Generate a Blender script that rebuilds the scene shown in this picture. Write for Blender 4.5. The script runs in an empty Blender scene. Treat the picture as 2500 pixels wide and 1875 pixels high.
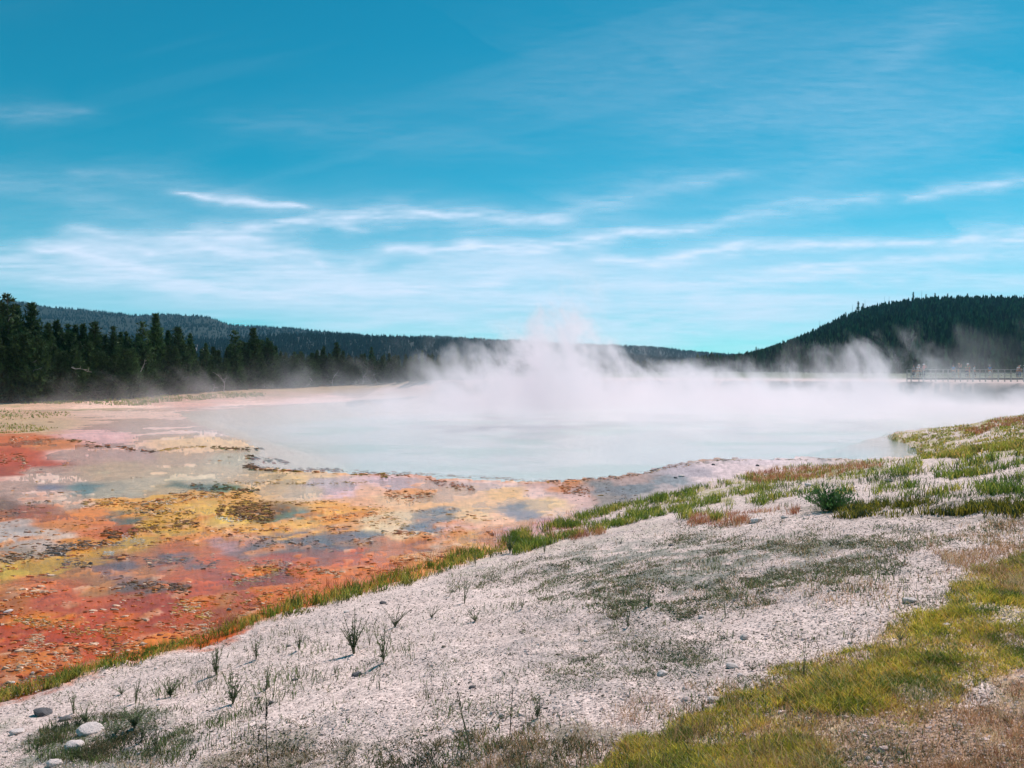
import bpy, bmesh, math, random
import numpy as np
from mathutils import Vector, Matrix, noise as mnoise

random.seed(7)
RNG = np.random.default_rng(11)
S = bpy.context.scene
COL = S.collection
PI = math.pi

# ------------------------------------------------------------------ camera
F = 1888.0            # focal length in photo pixels (2500 wide)
HZ = 908.0            # horizon row
EYE = 4.0             # metres above the spring's water
cam_d = bpy.data.cameras.new('camera')
cam_d.sensor_width = 36.0
cam_d.lens = 36.0 * F / 2500.0
cam_d.clip_start = 0.1
cam_d.clip_end = 90000
cam = bpy.data.objects.new('camera', cam_d)
COL.objects.link(cam)
cam.location = (0, 0, EYE)
cam.rotation_euler = (math.radians(90) - math.atan((937.5 - HZ) / F), 0, 0)
S.camera = cam

# ------------------------------------------------------------------ world, sun, exposure
SUN_EL, SUN_AZ = math.radians(52), math.radians(38)     # azimuth: clockwise from +Y (the view direction)
w = bpy.data.worlds.new('World')
S.world = w
w.use_nodes = True
nt = w.node_tree
nt.nodes.clear()
sky = nt.nodes.new('ShaderNodeTexSky')
sky.sky_type = 'NISHITA'
sky.sun_disc = False
sky.sun_elevation = SUN_EL
sky.sun_rotation = SUN_AZ
sky.altitude = 2200
sky.air_density = 1.0
sky.dust_density = 0.3
sky.ozone_density = 2.0
tint = nt.nodes.new('ShaderNodeMix')
tint.data_type = 'RGBA'
tint.blend_type = 'MULTIPLY'
tint.inputs['Factor'].default_value = 1.0
tint.inputs['B'].default_value = (0.03, 1.07, 1.02, 1)
bg = nt.nodes.new('ShaderNodeBackground')
bg.inputs['Strength'].default_value = 0.1
wo = nt.nodes.new('ShaderNodeOutputWorld')
nt.links.new(sky.outputs[0], tint.inputs['A'])
nt.links.new(tint.outputs['Result'], bg.inputs['Color'])
nt.links.new(bg.outputs[0], wo.inputs['Surface'])

sun_d = bpy.data.lights.new('sun', 'SUN')
sun_d.energy = 4.6
sun_d.angle = math.radians(0.5)
sun_d.color = (1.0, 0.87, 0.86)
sun = bpy.data.objects.new('sun', sun_d)
COL.objects.link(sun)
SUNV = Vector((math.sin(SUN_AZ) * math.cos(SUN_EL), math.cos(SUN_AZ) * math.cos(SUN_EL), math.sin(SUN_EL)))
sun.rotation_euler = SUNV.to_track_quat('Z', 'Y').to_euler()
sun.location = (30, 40, 60)

S.view_settings.view_transform = 'Standard'
S.view_settings.look = 'None'
S.view_settings.gamma = 1
S.view_settings.exposure = 0.0
S.cycles.volume_bounces = 5
S.cycles.volume_step_rate = 1.0
S.cycles.max_bounces = 6
S.cycles.transparent_max_bounces = 12
S.cycles.volume_max_steps = 256
S.cycles.caustics_reflective = False
S.cycles.caustics_refractive = False
S.cycles.sample_clamp_indirect = 4.0
S.cycles.sample_clamp_direct = 12.0

# ------------------------------------------------------------------ helpers
def lin(c):
    c = np.asarray(c, float) / 255.0
    return np.where(c <= 0.04045, c / 12.92, ((c + 0.055) / 1.055) ** 2.4)

def _hash(ix, iy, seed):
    h = (ix.astype(np.int64) * 374761393 + iy.astype(np.int64) * 668265263 + seed * 1274126177) & 0xffffffff
    h = ((h ^ (h >> 13)) * 1103515245) & 0xffffffff
    h = ((h ^ (h >> 16)) * 2654435761) & 0xffffffff
    return ((h ^ (h >> 15)) & 0xffffff) / float(0xffffff)

def vnoise(x, y, seed=0):
    x = np.asarray(x, float); y = np.asarray(y, float)
    ix = np.floor(x); iy = np.floor(y)
    fx = x - ix; fy = y - iy
    fx = fx * fx * (3 - 2 * fx); fy = fy * fy * (3 - 2 * fy)
    a = _hash(ix, iy, seed); b = _hash(ix + 1, iy, seed)
    c = _hash(ix, iy + 1, seed); d = _hash(ix + 1, iy + 1, seed)
    return (a + (b - a) * fx) * (1 - fy) + (c + (d - c) * fx) * fy

def fbm(x, y, seed=0, oct=4, gain=0.5):
    s = 0; a = 1; t = 0
    for k in range(oct):
        s = s + a * vnoise(x * 2 ** k * 1.03 + 13.7 * k, y * 2 ** k - 7.1 * k, seed + k)
        t += a; a *= gain
    return s / t

def sstep(a, b, x):
    t = np.clip((x - a) / (b - a), 0, 1)
    return t * t * (3 - 2 * t)

def at_plane(px, py, z=0.0):
    """world point where the photo pixel meets a level plane"""
    d = (EYE - z) * F / (py - HZ)
    return ((px - 1250) / F * d, d)

def poly_sd(x, y, P):
    """signed distance to an open polyline (positive on its right side)"""
    best = np.full(np.shape(x), 1e9); sgn = np.zeros(np.shape(x))
    for (x0, y0), (x1, y1) in zip(P[:-1], P[1:]):
        dx, dy = x1 - x0, y1 - y0
        L2 = dx * dx + dy * dy
        t = np.clip(((x - x0) * dx + (y - y0) * dy) / L2, 0, 1)
        ex, ey = x - (x0 + t * dx), y - (y0 + t * dy)
        d = np.hypot(ex, ey)
        cr = dx * (y - y0) - dy * (x - x0)
        m = d < best - 1e-9
        best = np.where(m, d, best)
        sgn = np.where(m, np.where(cr < 0, 1.0, -1.0), sgn)
    return best * sgn

def in_poly(x, y, P):
    """crossing test, vectorised"""
    x = np.asarray(x, float); y = np.asarray(y, float)
    r = np.zeros(x.shape, bool)
    n = len(P)
    for i in range(n):
        x0, y0 = P[i]; x1, y1 = P[(i + 1) % n]
        if y0 == y1: continue
        c = ((y0 > y) != (y1 > y)) & (x < (x1 - x0) * (y - y0) / (y1 - y0) + x0)
        r ^= c
    return r

def soft_poly(mx, my, P, soft):
    """1 inside a map polygon, fading over `soft` photo-map units"""
    d = np.full(np.shape(mx), 1e9)
    n = len(P)
    for i in range(n):
        x0, y0 = P[i]; x1, y1 = P[(i + 1) % n]
        dx, dy = x1 - x0, y1 - y0
        L2 = dx * dx + dy * dy + 1e-9
        t = np.clip(((mx - x0) * dx + (my - y0) * dy) / L2, 0, 1)
        d = np.minimum(d, np.hypot(mx - x0 - t * dx, my - y0 - t * dy))
    ins = in_poly(mx, my, P)
    return sstep(-soft, soft, np.where(ins, d, -d))

# ------------------------------------------------------------------ terrain
TOE = [(-60, -45), (-14, -2.5), (-8.4, 6.2)] + [at_plane(*p, z=.05) for p in
       [(0, 1712), (250, 1632), (500, 1566), (700, 1496), (1000, 1412), (1250, 1328), (1500, 1252),
        (1700, 1192), (1950, 1150), (2150, 1124), (2235, 1122), (2262, 1106), (2225, 1086), (2165, 1066), (2190, 1057), (2300, 1044)]] + [(62, 66), (100, 78), (220, 90)]
# far foot of the crater wall
FAR = [(-400, 84), (-90, 80), (-52, 78), (-38, 84), (-26, 96), (-14, 112), (0, 122), (25, 121), (44, 106), (52, 92), (56, 84), (66, 80), (95, 84), (220, 95)]
# water edge of the deep pool on the near/left side
POOL = [at_plane(*p) for p in [(430, 1006), (470, 1030), (560, 1060), (640, 1098), (600, 1135), (690, 1146), (860, 1156), (960, 1158), (1120, 1166), (1290, 1176), (1420, 1178),
        (1560, 1160), (1690, 1128), (1760, 1120), (2000, 1122), (2150, 1124), (2235, 1116), (2255, 1104), (2225, 1088), (2165, 1066), (2190, 1057), (2300, 1044)]] + [(62, 66), (100, 78), (220, 90),
        (95, 84), (66, 80), (56, 84), (52, 92), (44, 106), (25, 121), (0, 122), (-14, 112), (-26, 99)]

def poolness(x, y):
    wx = x + (fbm(x * .5, y * .5, 70) - .5) * 1.2 + (fbm(x * 2.2, y * 2.2, 75, 3) - .5) * .5
    wy = y + (fbm(x * .5, y * .5, 71) - .5) * 1.6 + (fbm(x * 2.2, y * 2.2, 76, 3) - .5) * .7
    n = len(POOL); d = np.full(np.shape(x), 1e9)
    for i in range(n):
        x0, y0 = POOL[i]; x1, y1 = POOL[(i + 1) % n]
        dx, dy = x1 - x0, y1 - y0
        t = np.clip(((wx - x0) * dx + (wy - y0) * dy) / (dx * dx + dy * dy + 1e-9), 0, 1)
        d = np.minimum(d, np.hypot(wx - x0 - t * dx, wy - y0 - t * dy))
    return np.where(in_poly(wx, wy, POOL), d, -d)

# map coordinates: where a terrain point of the flat lies on the plan used for mat colours
def to_map(x, y, z):
    yy = np.maximum(y, .5)
    return 1250 + F * x / yy, HZ + F * (EYE - z) / yy

# mats: (map x, map y, displayed colour with sky reflections painted in, height bias in cm)
MATS = [
 (40,1000,(196,172,150),5),(300,1000,(222,196,184),1),(600,1000,(222,202,200),1),(120,975,(190,160,130),6),(60,1045,(190,172,138),5),(800,985,(210,190,190),3),(450,985,(190,160,150),4),(700,965,(165,140,125),8),(900,965,(150,135,135),8),
 (60,1075,(205,105,65),3),(130,1085,(205,120,85),2),(20,1110,(190,80,35),3),(60,1135,(178,70,28),2),(10,1150,(170,70,30),2),(220,1070,(212,178,178),1),(400,1055,(222,198,192),-1),(560,1050,(214,206,206),-2),
 (200,1112,(216,184,174),-3),(340,1112,(212,184,178),-3),(440,1100,(212,185,152),1),(420,1120,(212,190,165),-1),
 (90,1160,(228,194,180),-2),(300,1150,(222,196,164),-3),(500,1150,(214,200,170),-3),(590,1128,(206,204,180),-2),(480,1085,(214,190,150),1),
 (20,1195,(226,190,178),-2),(200,1196,(130,160,170),-4),(110,1196,(150,150,185),-4),(350,1182,(206,200,176),-3),(500,1172,(204,198,172),-1),(300,1205,(190,190,172),-3),
 (80,1212,(226,190,178),-1),(160,1222,(214,196,180),0),(0,1240,(150,110,150),-5),(60,1252,(196,105,110),0),(20,1262,(205,120,100),2),(750,1150,(210,186,140),1),
 (200,1252,(212,125,70),3),(130,1265,(200,110,80),3),(290,1232,(220,170,90),4),(380,1225,(205,150,65),6),(450,1212,(205,160,70),6),(480,1190,(88,110,80),-1),(530,1196,(92,112,78),2),(420,1198,(204,190,150),0),
 (560,1212,(210,165,80),5),(640,1200,(214,184,130),1),(600,1180,(212,190,150),0),(700,1175,(206,180,120),2),(780,1182,(204,190,196),-3),(820,1200,(206,180,190),-3),(720,1205,(208,190,160),-2),
 (500,1240,(214,184,80),1),(430,1250,(205,160,70),5),(380,1248,(190,140,60),5),(600,1252,(140,85,35),8),(655,1262,(90,60,30),5),(560,1268,(222,196,90),2),(470,1262,(208,170,70),2),
 (295,1262,(90,112,104),-4),(300,1276,(84,104,96),-4),(240,1282,(205,112,70),5),(250,1305,(190,100,60),8),(300,1300,(150,70,35),10),(160,1285,(196,120,85),7),
 (40,1285,(176,160,156),9),(60,1310,(178,168,168),10),(100,1335,(176,162,158),10),(140,1310,(196,176,166),10),(190,1332,(185,120,85),10),(40,1355,(150,135,125),7),
 (420,1285,(196,140,45),6),(400,1300,(212,180,72),0),(480,1300,(214,176,84),0),(340,1322,(208,178,54),-1),(280,1345,(210,172,48),-1),(180,1365,(206,168,50),-1),(60,1380,(196,166,58),-1),(20,1405,(186,170,74),-2),(120,1388,(200,172,66),-2),(560,1290,(224,180,110),1),
 (620,1302,(226,164,112),1),(460,1332,(214,128,56),1),(540,1322,(220,140,70),1),(700,1285,(226,166,120),1),(720,1264,(96,122,108),-3),(760,1256,(110,130,125),-3),(690,1272,(110,118,84),-3),(840,1243,(222,150,70),2),(800,1250,(224,160,100),2),(900,1200,(224,172,140),3),(880,1222,(226,170,125),2),
 (1000,1196,(216,140,105),4),(960,1180,(214,180,190),-2),(1060,1185,(218,176,160),1),(1100,1204,(224,182,150),2),(1180,1180,(222,190,186),0),(1300,1200,(216,182,176),1),(1230,1200,(222,178,120),2),(1370,1192,(196,120,85),5),(1420,1200,(180,140,120),5),(1330,1185,(190,150,140),3),
 (950,1222,(226,182,140),1),(1050,1230,(226,176,122),2),(1150,1225,(224,182,140),2),(860,1268,(216,135,50),2),(820,1275,(220,145,70),2),(1160,1255,(226,188,140),2),(1320,1240,(224,190,142),2),(1400,1225,(218,170,150),3),(1380,1260,(224,190,170),3),(1460,1262,(214,180,180),2),
 (1060,1268,(84,104,130),-6),(1085,1256,(90,108,128),-6),(1040,1282,(92,110,138),-6),(1262,1240,(72,94,122),-6),(1270,1262,(120,128,156),-5),(960,1282,(224,198,164),4),(920,1278,(226,200,160),4),(995,1308,(224,190,150),4),(1010,1292,(112,120,148),-5),
 (650,1345,(130,112,112),2),(720,1330,(124,116,126),-1),(780,1325,(98,112,134),-4),(850,1308,(130,120,136),-2),(900,1300,(104,116,142),-5),(600,1352,(150,120,124),-1),(820,1345,(108,104,120),-3),(870,1332,(170,120,140),-3),(740,1348,(110,108,112),1),
 (550,1340,(196,150,158),-3),(500,1352,(206,112,92),-1),(560,1372,(204,98,76),-2),(640,1378,(200,92,80),-3),(440,1352,(210,112,80),-1),(350,1372,(196,118,116),-2),(300,1386,(122,108,120),0),(390,1382,(116,108,126),-1),(440,1376,(126,112,124),-1),(250,1402,(150,112,112),1),(180,1402,(180,120,110),1),(330,1405,(190,120,112),-1),
 (440,1400,(206,104,80),-2),(350,1425,(104,88,84),4),(420,1428,(110,84,76),4),(300,1415,(140,104,96),3),(260,1430,(170,112,100),-1),(480,1415,(196,92,76),-1),
 (100,1432,(198,104,84),-2),(60,1425,(210,120,100),-1),(200,1460,(188,88,66),-2),(300,1480,(166,70,50),-3),(150,1480,(180,80,60),-3),(400,1470,(166,70,56),-3),(480,1450,(178,80,64),-2),(560,1410,(184,84,100),-3),
 (600,1400,(206,112,56),4),(640,1392,(212,130,60),4),(700,1375,(184,84,92),-4),(680,1402,(150,70,90),-5),(770,1368,(150,84,110),-5),(740,1385,(190,96,70),3),(790,1392,(200,104,64),3),(860,1362,(204,100,90),-2),(620,1425,(160,72,76),-4),
 (950,1335,(206,120,112),-2),(1040,1335,(160,96,120),-5),(1080,1322,(190,120,130),-4),(1120,1312,(206,150,130),1),(1180,1300,(212,140,136),-3),(1270,1282,(216,150,146),-3),(1350,1285,(214,168,178),0),(1200,1332,(206,136,140),-4),(1150,1345,(206,150,110),1),(1100,1285,(222,168,150),1),(1200,1270,(226,180,150),2),(1250,1310,(210,160,160),1),(1030,1365,(214,150,116),2),
 (950,1372,(208,110,84),0),(880,1395,(212,118,78),1),(1000,1345,(205,120,120),-2),(900,1420,(204,110,70),1),(1100,1370,(212,150,130),1),
 (760,1440,(202,104,50),2),(650,1450,(206,110,44),3),(700,1470,(190,96,50),1),(600,1470,(160,72,50),-2),(560,1475,(180,110,76),2),(800,1420,(206,110,60),2),(680,1500,(204,120,70),2),
 (50,1500,(196,100,40),4),(90,1520,(210,120,40),4),(20,1480,(176,100,60),4),(200,1530,(186,74,30),1),(300,1535,(200,96,34),3),(280,1555,(190,76,30),0),(400,1500,(164,64,40),-3),(350,1510,(160,62,44),-3),(460,1480,(208,114,40),3),(500,1500,(196,90,36),2),(560,1510,(160,74,40),-2),(450,1540,(186,76,30),-1),(600,1530,(196,88,40),1),
 (80,1570,(180,72,28),0),(180,1600,(184,76,28),0),(60,1625,(196,110,66),4),(120,1640,(176,70,28),-1),(20,1600,(180,74,28),-2),(250,1580,(190,80,34),1),(330,1580,(190,84,36),0),(100,1665,(172,72,32),0),(20,1680,(166,80,48),2),(400,1570,(192,88,40),1),(200,1560,(180,70,26),-1),(500,1550,(186,86,46),1),
 (-150,1100,(190,90,50),2),(-200,1300,(196,110,60),1),(-200,1500,(190,90,40),0),(-200,1700,(170,80,40),0),(-600,1200,(190,120,80),2),(-600,1500,(190,100,50),0),(-400,1020,(180,150,120),4),
 # beach
 (1560,1205,(112,118,120),9),(1500,1215,(120,122,124),8),(1470,1190,(122,122,120),7),(1640,1185,(128,134,136),10),(1500,1232,(140,130,122),8),(1600,1225,(160,150,142),10),(1540,1180,(165,140,130),7),(1700,1160,(168,156,158),11),(1650,1210,(175,160,155),11),
 (1760,1150,(206,184,180),12),(1760,1180,(212,190,184),13),(1650,1235,(206,176,158),12),(1560,1248,(200,172,150),9),(1850,1135,(208,188,186),10),(1950,1140,(212,192,186),11),(2060,1128,(206,184,172),8),(2000,1125,(160,150,146),8),(1860,1165,(214,190,180),13),(1740,1126,(150,140,134),6),(2150,1122,(210,190,180),8),(2240,1110,(190,170,150),8),(2120,1060,(150,150,150),4)]
MA = np.array([(m[0], m[1]) for m in MATS], float)
def pigment_and_sheen(m):
    c = lin(m[2])
    if m[0] > 1390: return c
    if m[2][2] < 95 and m[2][1] > 150: return c * (1.25, .94, .42)      # yellow run-off
    if m[2][0] > m[2][1] * 1.35: return c * (1.16, 1.10, .34) * (.92 if m[1] > 1470 else 1.06)          # orange and rust mats
    if m[1] < 1240 and m[0] < 900 and m[2][2] <= m[2][0]: return np.minimum(c * (1.35, 1.08, .92), .93)   # cream shallows
    if m[2][2] > m[2][0]: return c * (1.15, 1.0, .8)  # blue patches: reflected sky painted into the mat colour
    return c * (1.18, 1.06, .88)
MC = np.array([pigment_and_sheen(m) for m in MATS])
MH = np.array([m[3] if m[0] > 1390 else (m[3] * .45) for m in MATS], float) / 100.0

for _i, _m in enumerate(MATS):
    if _m[1] > 1400 and 0 < _m[0] < 900 and _m[3] > -4: MH[_i] = max(MH[_i], .006)
MW = np.array([.07 if (m[2][2] > m[2][0] and m[0] < 1390) else 3.0 if (m[2][2] < 95 and m[2][1] > 150) else 1.0 for m in MATS])

def mat_fields(x, y):
    """pigment (sky sheen painted in) and height bias of the mats at plan position x, y"""
    mx, my = to_map(x, y, 0.0)
    # the run-off flows diagonally: the mat colours are drawn out along it
    al, ac = (x + y) * .7071, (y - x) * .7071
    n1 = fbm(al * .22, ac * .8, 21, 5) - .5
    n2 = fbm(al * .22, ac * .8, 31, 5) - .5
    n3 = fbm(al * .9, ac * 3.6, 41, 4) - .5
    sc = np.clip((my - HZ) / 400, .15, 2)
    mx = mx + n1 * 120 * sc + n3 * 50 * sc
    my = my + (n2 * 44 + n3 * 30) * sc
    C = np.zeros(x.shape + (3,)); W = np.zeros(x.shape); H = np.zeros(x.shape)
    for (cx, cy), c, h, wgt in zip(MA, MC, MH, MW):
        k = np.clip((cy - HZ) / 350, .3, 2)
        d2 = ((mx - cx) / (46 * (.6 + .4 * k))) ** 2 + ((my - cy) / (13 * k)) ** 2
        ww = wgt / (d2 * d2 * d2 + .02)
        W += ww; H += ww * h
        C += ww[..., None] * c
    return C / W[..., None], H / W

BANK_PTS = np.array([(0, 0), (.8, .10), (2.5, .42), (5, 1.0), (8, 1.75), (10, 2.2), (12, 2.4), (40, 2.5), (400, 3)], float)
def bank_z(s, x, y):
    b = np.interp(s, BANK_PTS[:, 0], BANK_PTS[:, 1])
    r = np.clip(y - 6, 0, 100)
    cap = 2.4 - .021 * np.minimum(r, 45)
    m = np.minimum(b, cap)
    # soft shoulder between slope and plateau
    k = .25
    h = np.clip(.5 + .5 * (cap - b) / k, 0, 1)
    return cap * (1 - h) + b * h - k * h * (1 - h)

def height(x, y, fine=True):
    s = poly_sd(x, y, TOE) + (fbm(x * .8, y * .8, 5, 3) - .5) * .8
    f = poly_sd(x, y, FAR[::-1]) + (fbm(x * .25, y * .25, 6, 3) - .5) * 5
    pn = poolness(x, y)
    # flat
    z = np.full(x.shape, .04)
    wl = sstep(-8, -34, x)
    wid = 3.0 + wl * 62
    zf = 2.7 * sstep(0, 1, f / wid) + .004 * np.clip(f - 20, 0, 800) * .8
    zf = np.where(f > 0, zf, 0)
    zb = np.where(s > 0, bank_z(s, x, y), 0)
    z = z + np.maximum(zf, zb)
    return z, s, f, pn

def full_surface(x, y):
    z, s, f, pn = height(x, y)
    flat = (s < .5) & (f < 70) & (y > 3) & (y < 170)
    C = np.tile(lin((196, 178, 170)), x.shape + (1,))
    grav = np.ones(x.shape)
    wet = np.zeros(x.shape)
    idx = np.where(flat)
    if len(idx[0]):
        xs, ys = x[idx], y[idx]
        mc, mh = mat_fields(xs, ys)
        # crust: knobbly ridges and ledges standing out of the film of water
        wx = xs + (fbm(xs * 1.3, ys * 1.3, 51, 3) - .5) * .9
        wy = ys * .62 + (fbm(xs * 1.3, ys * 1.3, 52, 3) - .5) * .9
        rid = 1 - np.abs(2 * fbm(wx * 1.1, wy * 1.1, 53, 4) - 1)
        rid = sstep(.80, .97, rid)
        lump = fbm(xs * 9, ys * 7, 54, 3)
        lump2 = fbm(xs * 26, ys * 20, 55, 2)
        patch = sstep(.46, .66, fbm(xs * .55, ys * .4, 56, 3))
        calm = sstep(24, 19, ys + xs * .25 + (fbm(xs * .3, ys * .3, 77, 2) - .5) * 3) 
        cr = (.12 + .88 * calm) * rid * patch * (.35 + .9 * lump) * .04
        spots = sstep(.62, .74, fbm(xs * 3.1, ys * 1.9, 57, 4)) * .018 * (.08 + .92 * calm) * (.4 + lump)
        # terrace steps
        ter = fbm(wx * .35, wy * .5, 58, 4) * 5
        step = sstep(.86, .99, ter - np.floor(ter)) + np.floor(ter)
        amp = sstep(110, 25, ys)
        hh = mh + (cr + spots) * (.35 + .65 * amp) + (step - 2.3) * .012 + (lump2 - .5) * .008
        hh = hh + (fbm(xs * 15, ys * 13, 78, 3) - .5) * .016 * (.1 + .9 * calm) + (fbm((xs + ys) * 1.2, (ys - xs) * 7, 79, 4) - .5) * .014 * (.15 + .85 * calm)
        hh = hh + (lump - .5) * .02 * sstep(.02, .07, mh)
        pns = pn[idx]
        # rim ledge along the pool, bed below the water
        rim = sstep(-14, -7, xs) * np.exp(-((pns + .25) / .28) ** 2) * .05 * (.3 + 1.1 * lump) * sstep(.35, .6, fbm(xs * .7, ys * .7, 59, 3) + .12)
        hh = np.where(pns < 0, hh + rim, np.maximum(-.06 - pns * .3, -1.6) + rim * .6)
        hh = np.where((pns < 0) & (mh > -.012), np.maximum(hh, -.025), hh)
        blend = sstep(-.1, .0, np.minimum(pns, 0) * 0 - .0)
        k = sstep(.6, 0, z[idx] - .04) 
        base = z[idx]
        z[idx] = np.where(base > .05, base + hh * k, hh)
        crust = np.clip((cr + spots + rim) / .024, 0, 1)
        ochre = lin((214, 128, 52)) * 1.0
        pale = lin((232, 190, 150))
        t = sstep(.45, .8, fbm(xs * 2.2, ys * 2.2, 61, 3))[:, None]
        far_t = sstep(16, 30, ys)[:, None]
        cc = (ochre * (1 - t) + pale * t) * (1 - far_t * .3) + mc * far_t * .3
        iscr = (crust * (1 - sstep(.05, .08, mh)) * (pns < .1))[:, None] * .75
        mc = mc * (1 - iscr) + cc * iscr
        al, ac = xs + ys, ys - xs
        mv = .5 + .62 * fbm(al * .8, ac * 5, 64, 5) + .38 * fbm(xs * 9, ys * 7, 62, 4)
        mc = mc * mv[:, None]
        # pool bed: pale turquoise silica, tan close to the ledge
        bed = lin((236, 236, 232)); tan = lin((228, 208, 190)); grn = lin((190, 218, 206))
        tb = sstep(.0, 3.0 + 9 * sstep(-4, -14, xs), pns)[:, None]
        tg = sstep(.45, .7, fbm(xs * .12, ys * .2, 63, 3))[:, None] * .6
        bc = tan * (1 - tb) + (bed * (1 - tg) + grn * tg) * tb
        ip = sstep(-.05, .15, pns)[:, None]
        mc = mc * (1 - ip) + bc * ip
        C[idx] = mc
        grav[idx] = sstep(.055, .1, mh) * .7 * (pns < 0)
        wet[idx] = (1 - sstep(.02, .07, z[idx])) * (pns < .5)
    # bank: pale gravel; map coordinates on the real surface
    mx, my = to_map(x, y, z)
    nb = (fbm(x * 1.6, y * 1.6, 81, 4) - .5)
    nb2 = (fbm(x * 5, y * 5, 82, 3) - .5)
    bank = s > -.3
    g = lin((209, 188, 176)) * (1 + .22 * nb[..., None] + .3 * (fbm(x * .35, y * .35, 84, 3) - .5)[..., None])
    for poly, colr, soft, amt in BANK_PATCHES:
        m = soft_poly(mx + nb * 220 + nb2 * 70, my + nb * 70 + nb2 * 30, poly, soft)
        m = m * amt * sstep(.25, .6, .45 + nb * .9 + nb2)
        g = g * (1 - m[..., None]) + lin(colr) * m[..., None]
    kb = sstep(-.15, .45, s + nb2 * .8)[..., None]
    C = C * (1 - kb) + g * kb
    grav = grav * (1 - kb[..., 0]) + kb[..., 0]
    wet = wet * (1 - kb[..., 0])
    zz = (nb * .05 + nb2 * .022 + (fbm(x * 22, y * 22, 83, 2) - .5) * .007) * sstep(120, 40, np.hypot(x, y))
    z = z + zz * kb[..., 0] * sstep(.0, 1.2, s)
    # ground beyond the pool: tan turf / sinter, dark wall under the rim
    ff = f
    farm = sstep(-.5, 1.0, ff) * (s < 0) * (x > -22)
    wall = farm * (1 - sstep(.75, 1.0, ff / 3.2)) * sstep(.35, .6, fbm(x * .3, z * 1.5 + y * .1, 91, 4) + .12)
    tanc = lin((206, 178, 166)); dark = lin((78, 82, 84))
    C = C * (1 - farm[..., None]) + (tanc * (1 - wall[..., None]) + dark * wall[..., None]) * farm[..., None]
    left = sstep(6, 26, ff + (fbm(x * .15, y * .3, 92, 3) - .5) * 30) * (x < 0) * (s < 0) * .9
    turf = lin((166, 138, 98)) * (.75 + .5 * fbm(x * .5, y * .5, 93, 3))[..., None]
    left = left * sstep(0, -20, x)
    C = C * (1 - left[..., None]) + turf * left[..., None]
    green = sstep(.54, .68, fbm(x * .12 + 3, y * .25, 94, 3)) * sstep(-34, -44, x) * sstep(.35,.6,fbm(x * .5, y * 1.2, 95, 3)) * (ff > -12) * (s < 0) * .7
    C = C * (1 - green[..., None]) + lin((150, 146, 84)) * green[..., None]
    plain = sstep(12, 60, ff - 30 * (x < -20)) * (s < 40)
    C = C * (1 - plain[..., None]) + lin((92, 98, 62)) * plain[..., None]
    rg = np.hypot(x, y)
    far_dark = sstep(200, 400, rg)
    C = C * (1 - far_dark[..., None]) + lin((62, 76, 52)) * far_dark[..., None]
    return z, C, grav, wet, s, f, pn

# darker, drier or mossy stretches of the gravel bank (plan polygons)
BANK_PATCHES = [
 ([(1350,1400),(1500,1340),(1750,1320),(2150,1330),(2200,1390),(1900,1430),(1700,1500),(1450,1470)], (120,122,108), 40, .85),
 ([(1250,1560),(1500,1480),(1750,1560),(1900,1640),(1700,1720),(1350,1700)], (160,148,140), 50, .6),
 ([(60,1800),(200,1740),(420,1750),(480,1820),(300,1900),(20,1900)], (112,118,100), 30, .8),
 ([(300,1900),(500,1835),(900,1810),(1250,1770),(1600,1800),(1600,2000),(300,2000)], (128,118,98), 30, .85),
 ([(1500,1900),(1750,1760),(2000,1640),(2300,1520),(2500,1380),(2900,1300),(2900,2100),(1500,2100)], (192, 168, 126), 40, .8),
 ([(2050,2100),(2150,1800),(2400,1700),(2500,1640),(2900,1500),(2900,2100)], (176,146,124), 25, .95),
 ([(1900,1250),(2150,1235),(2500,1235),(2700,1260),(2500,1275),(2100,1270)], (96,92,72), 12, .9),
 ([(2150,1060),(2300,1045),(2500,1020),(2900,1000),(2900,1100),(2500,1110),(2250,1130)], (150,140,66), 12, .95),
 ([(2300,1092),(2420,1058),(2560,1035),(2700,1035),(2600,1075),(2420,1090)], (214,192,180), 8, .9),
 ([(1700,1200),(1950,1140),(2200,1130),(2200,1160),(1900,1185),(1720,1240)], (160,150,96), 12, .9),
 ([(1100,1400),(1350,1320),(1600,1270),(1650,1300),(1350,1370),(1150,1430)], (180,170,150), 20, .5),
]

def ground_z(x, y):
    a = np.atleast_1d(np.asarray(x, float)); b = np.atleast_1d(np.asarray(y, float))
    z, C, g, wt, s, f, pn = full_surface(a, b)
    return z

def rough_z(x, y):
    z, s, f, pn = height(x, y)
    return z

GRID = {}
def rough_z(x, y):
    """height of the finished ground sheet, read back from its own grid"""
    r, th, Z = GRID['r'], GRID['th'], GRID['Z']
    R = np.hypot(x, y); T = np.arctan2(x, y)
    fi = np.interp(R, r, np.arange(len(r))); fj = np.interp(T, th, np.arange(len(th)))
    i = np.minimum(fi.astype(int), len(r) - 2); j = np.minimum(fj.astype(int), len(th) - 2)
    a = fi - i; c = fj - j
    return (Z[i, j] * (1 - a) + Z[i + 1, j] * a) * (1 - c) + (Z[i, j + 1] * (1 - a) + Z[i + 1, j + 1] * a) * c

def drop(px, py, dmin=2.0, dmax=170.0):
    """where a photo ray first meets the terrain (vectorised)"""
    px = np.atleast_1d(np.asarray(px, float)); py = np.atleast_1d(np.asarray(py, float))
    ux = (px - 1250) / F; uz = (HZ - py) / F
    hit = np.full(px.shape, np.nan)
    d = dp = dmin; gp = np.full(px.shape, 1.0)
    while d < dmax:
        g = EYE + uz * d - rough_z(ux * d, np.full(px.shape, d))
        new = (g < 0) & np.isnan(hit)
        hit[new] = dp + (d - dp) * (gp / np.maximum(gp - g, 1e-6))[new]
        dp, gp = d, np.maximum(g, 1e-6)
        d *= 1.012
        if not np.isnan(hit).any(): break
    return ux * hit, hit

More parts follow.
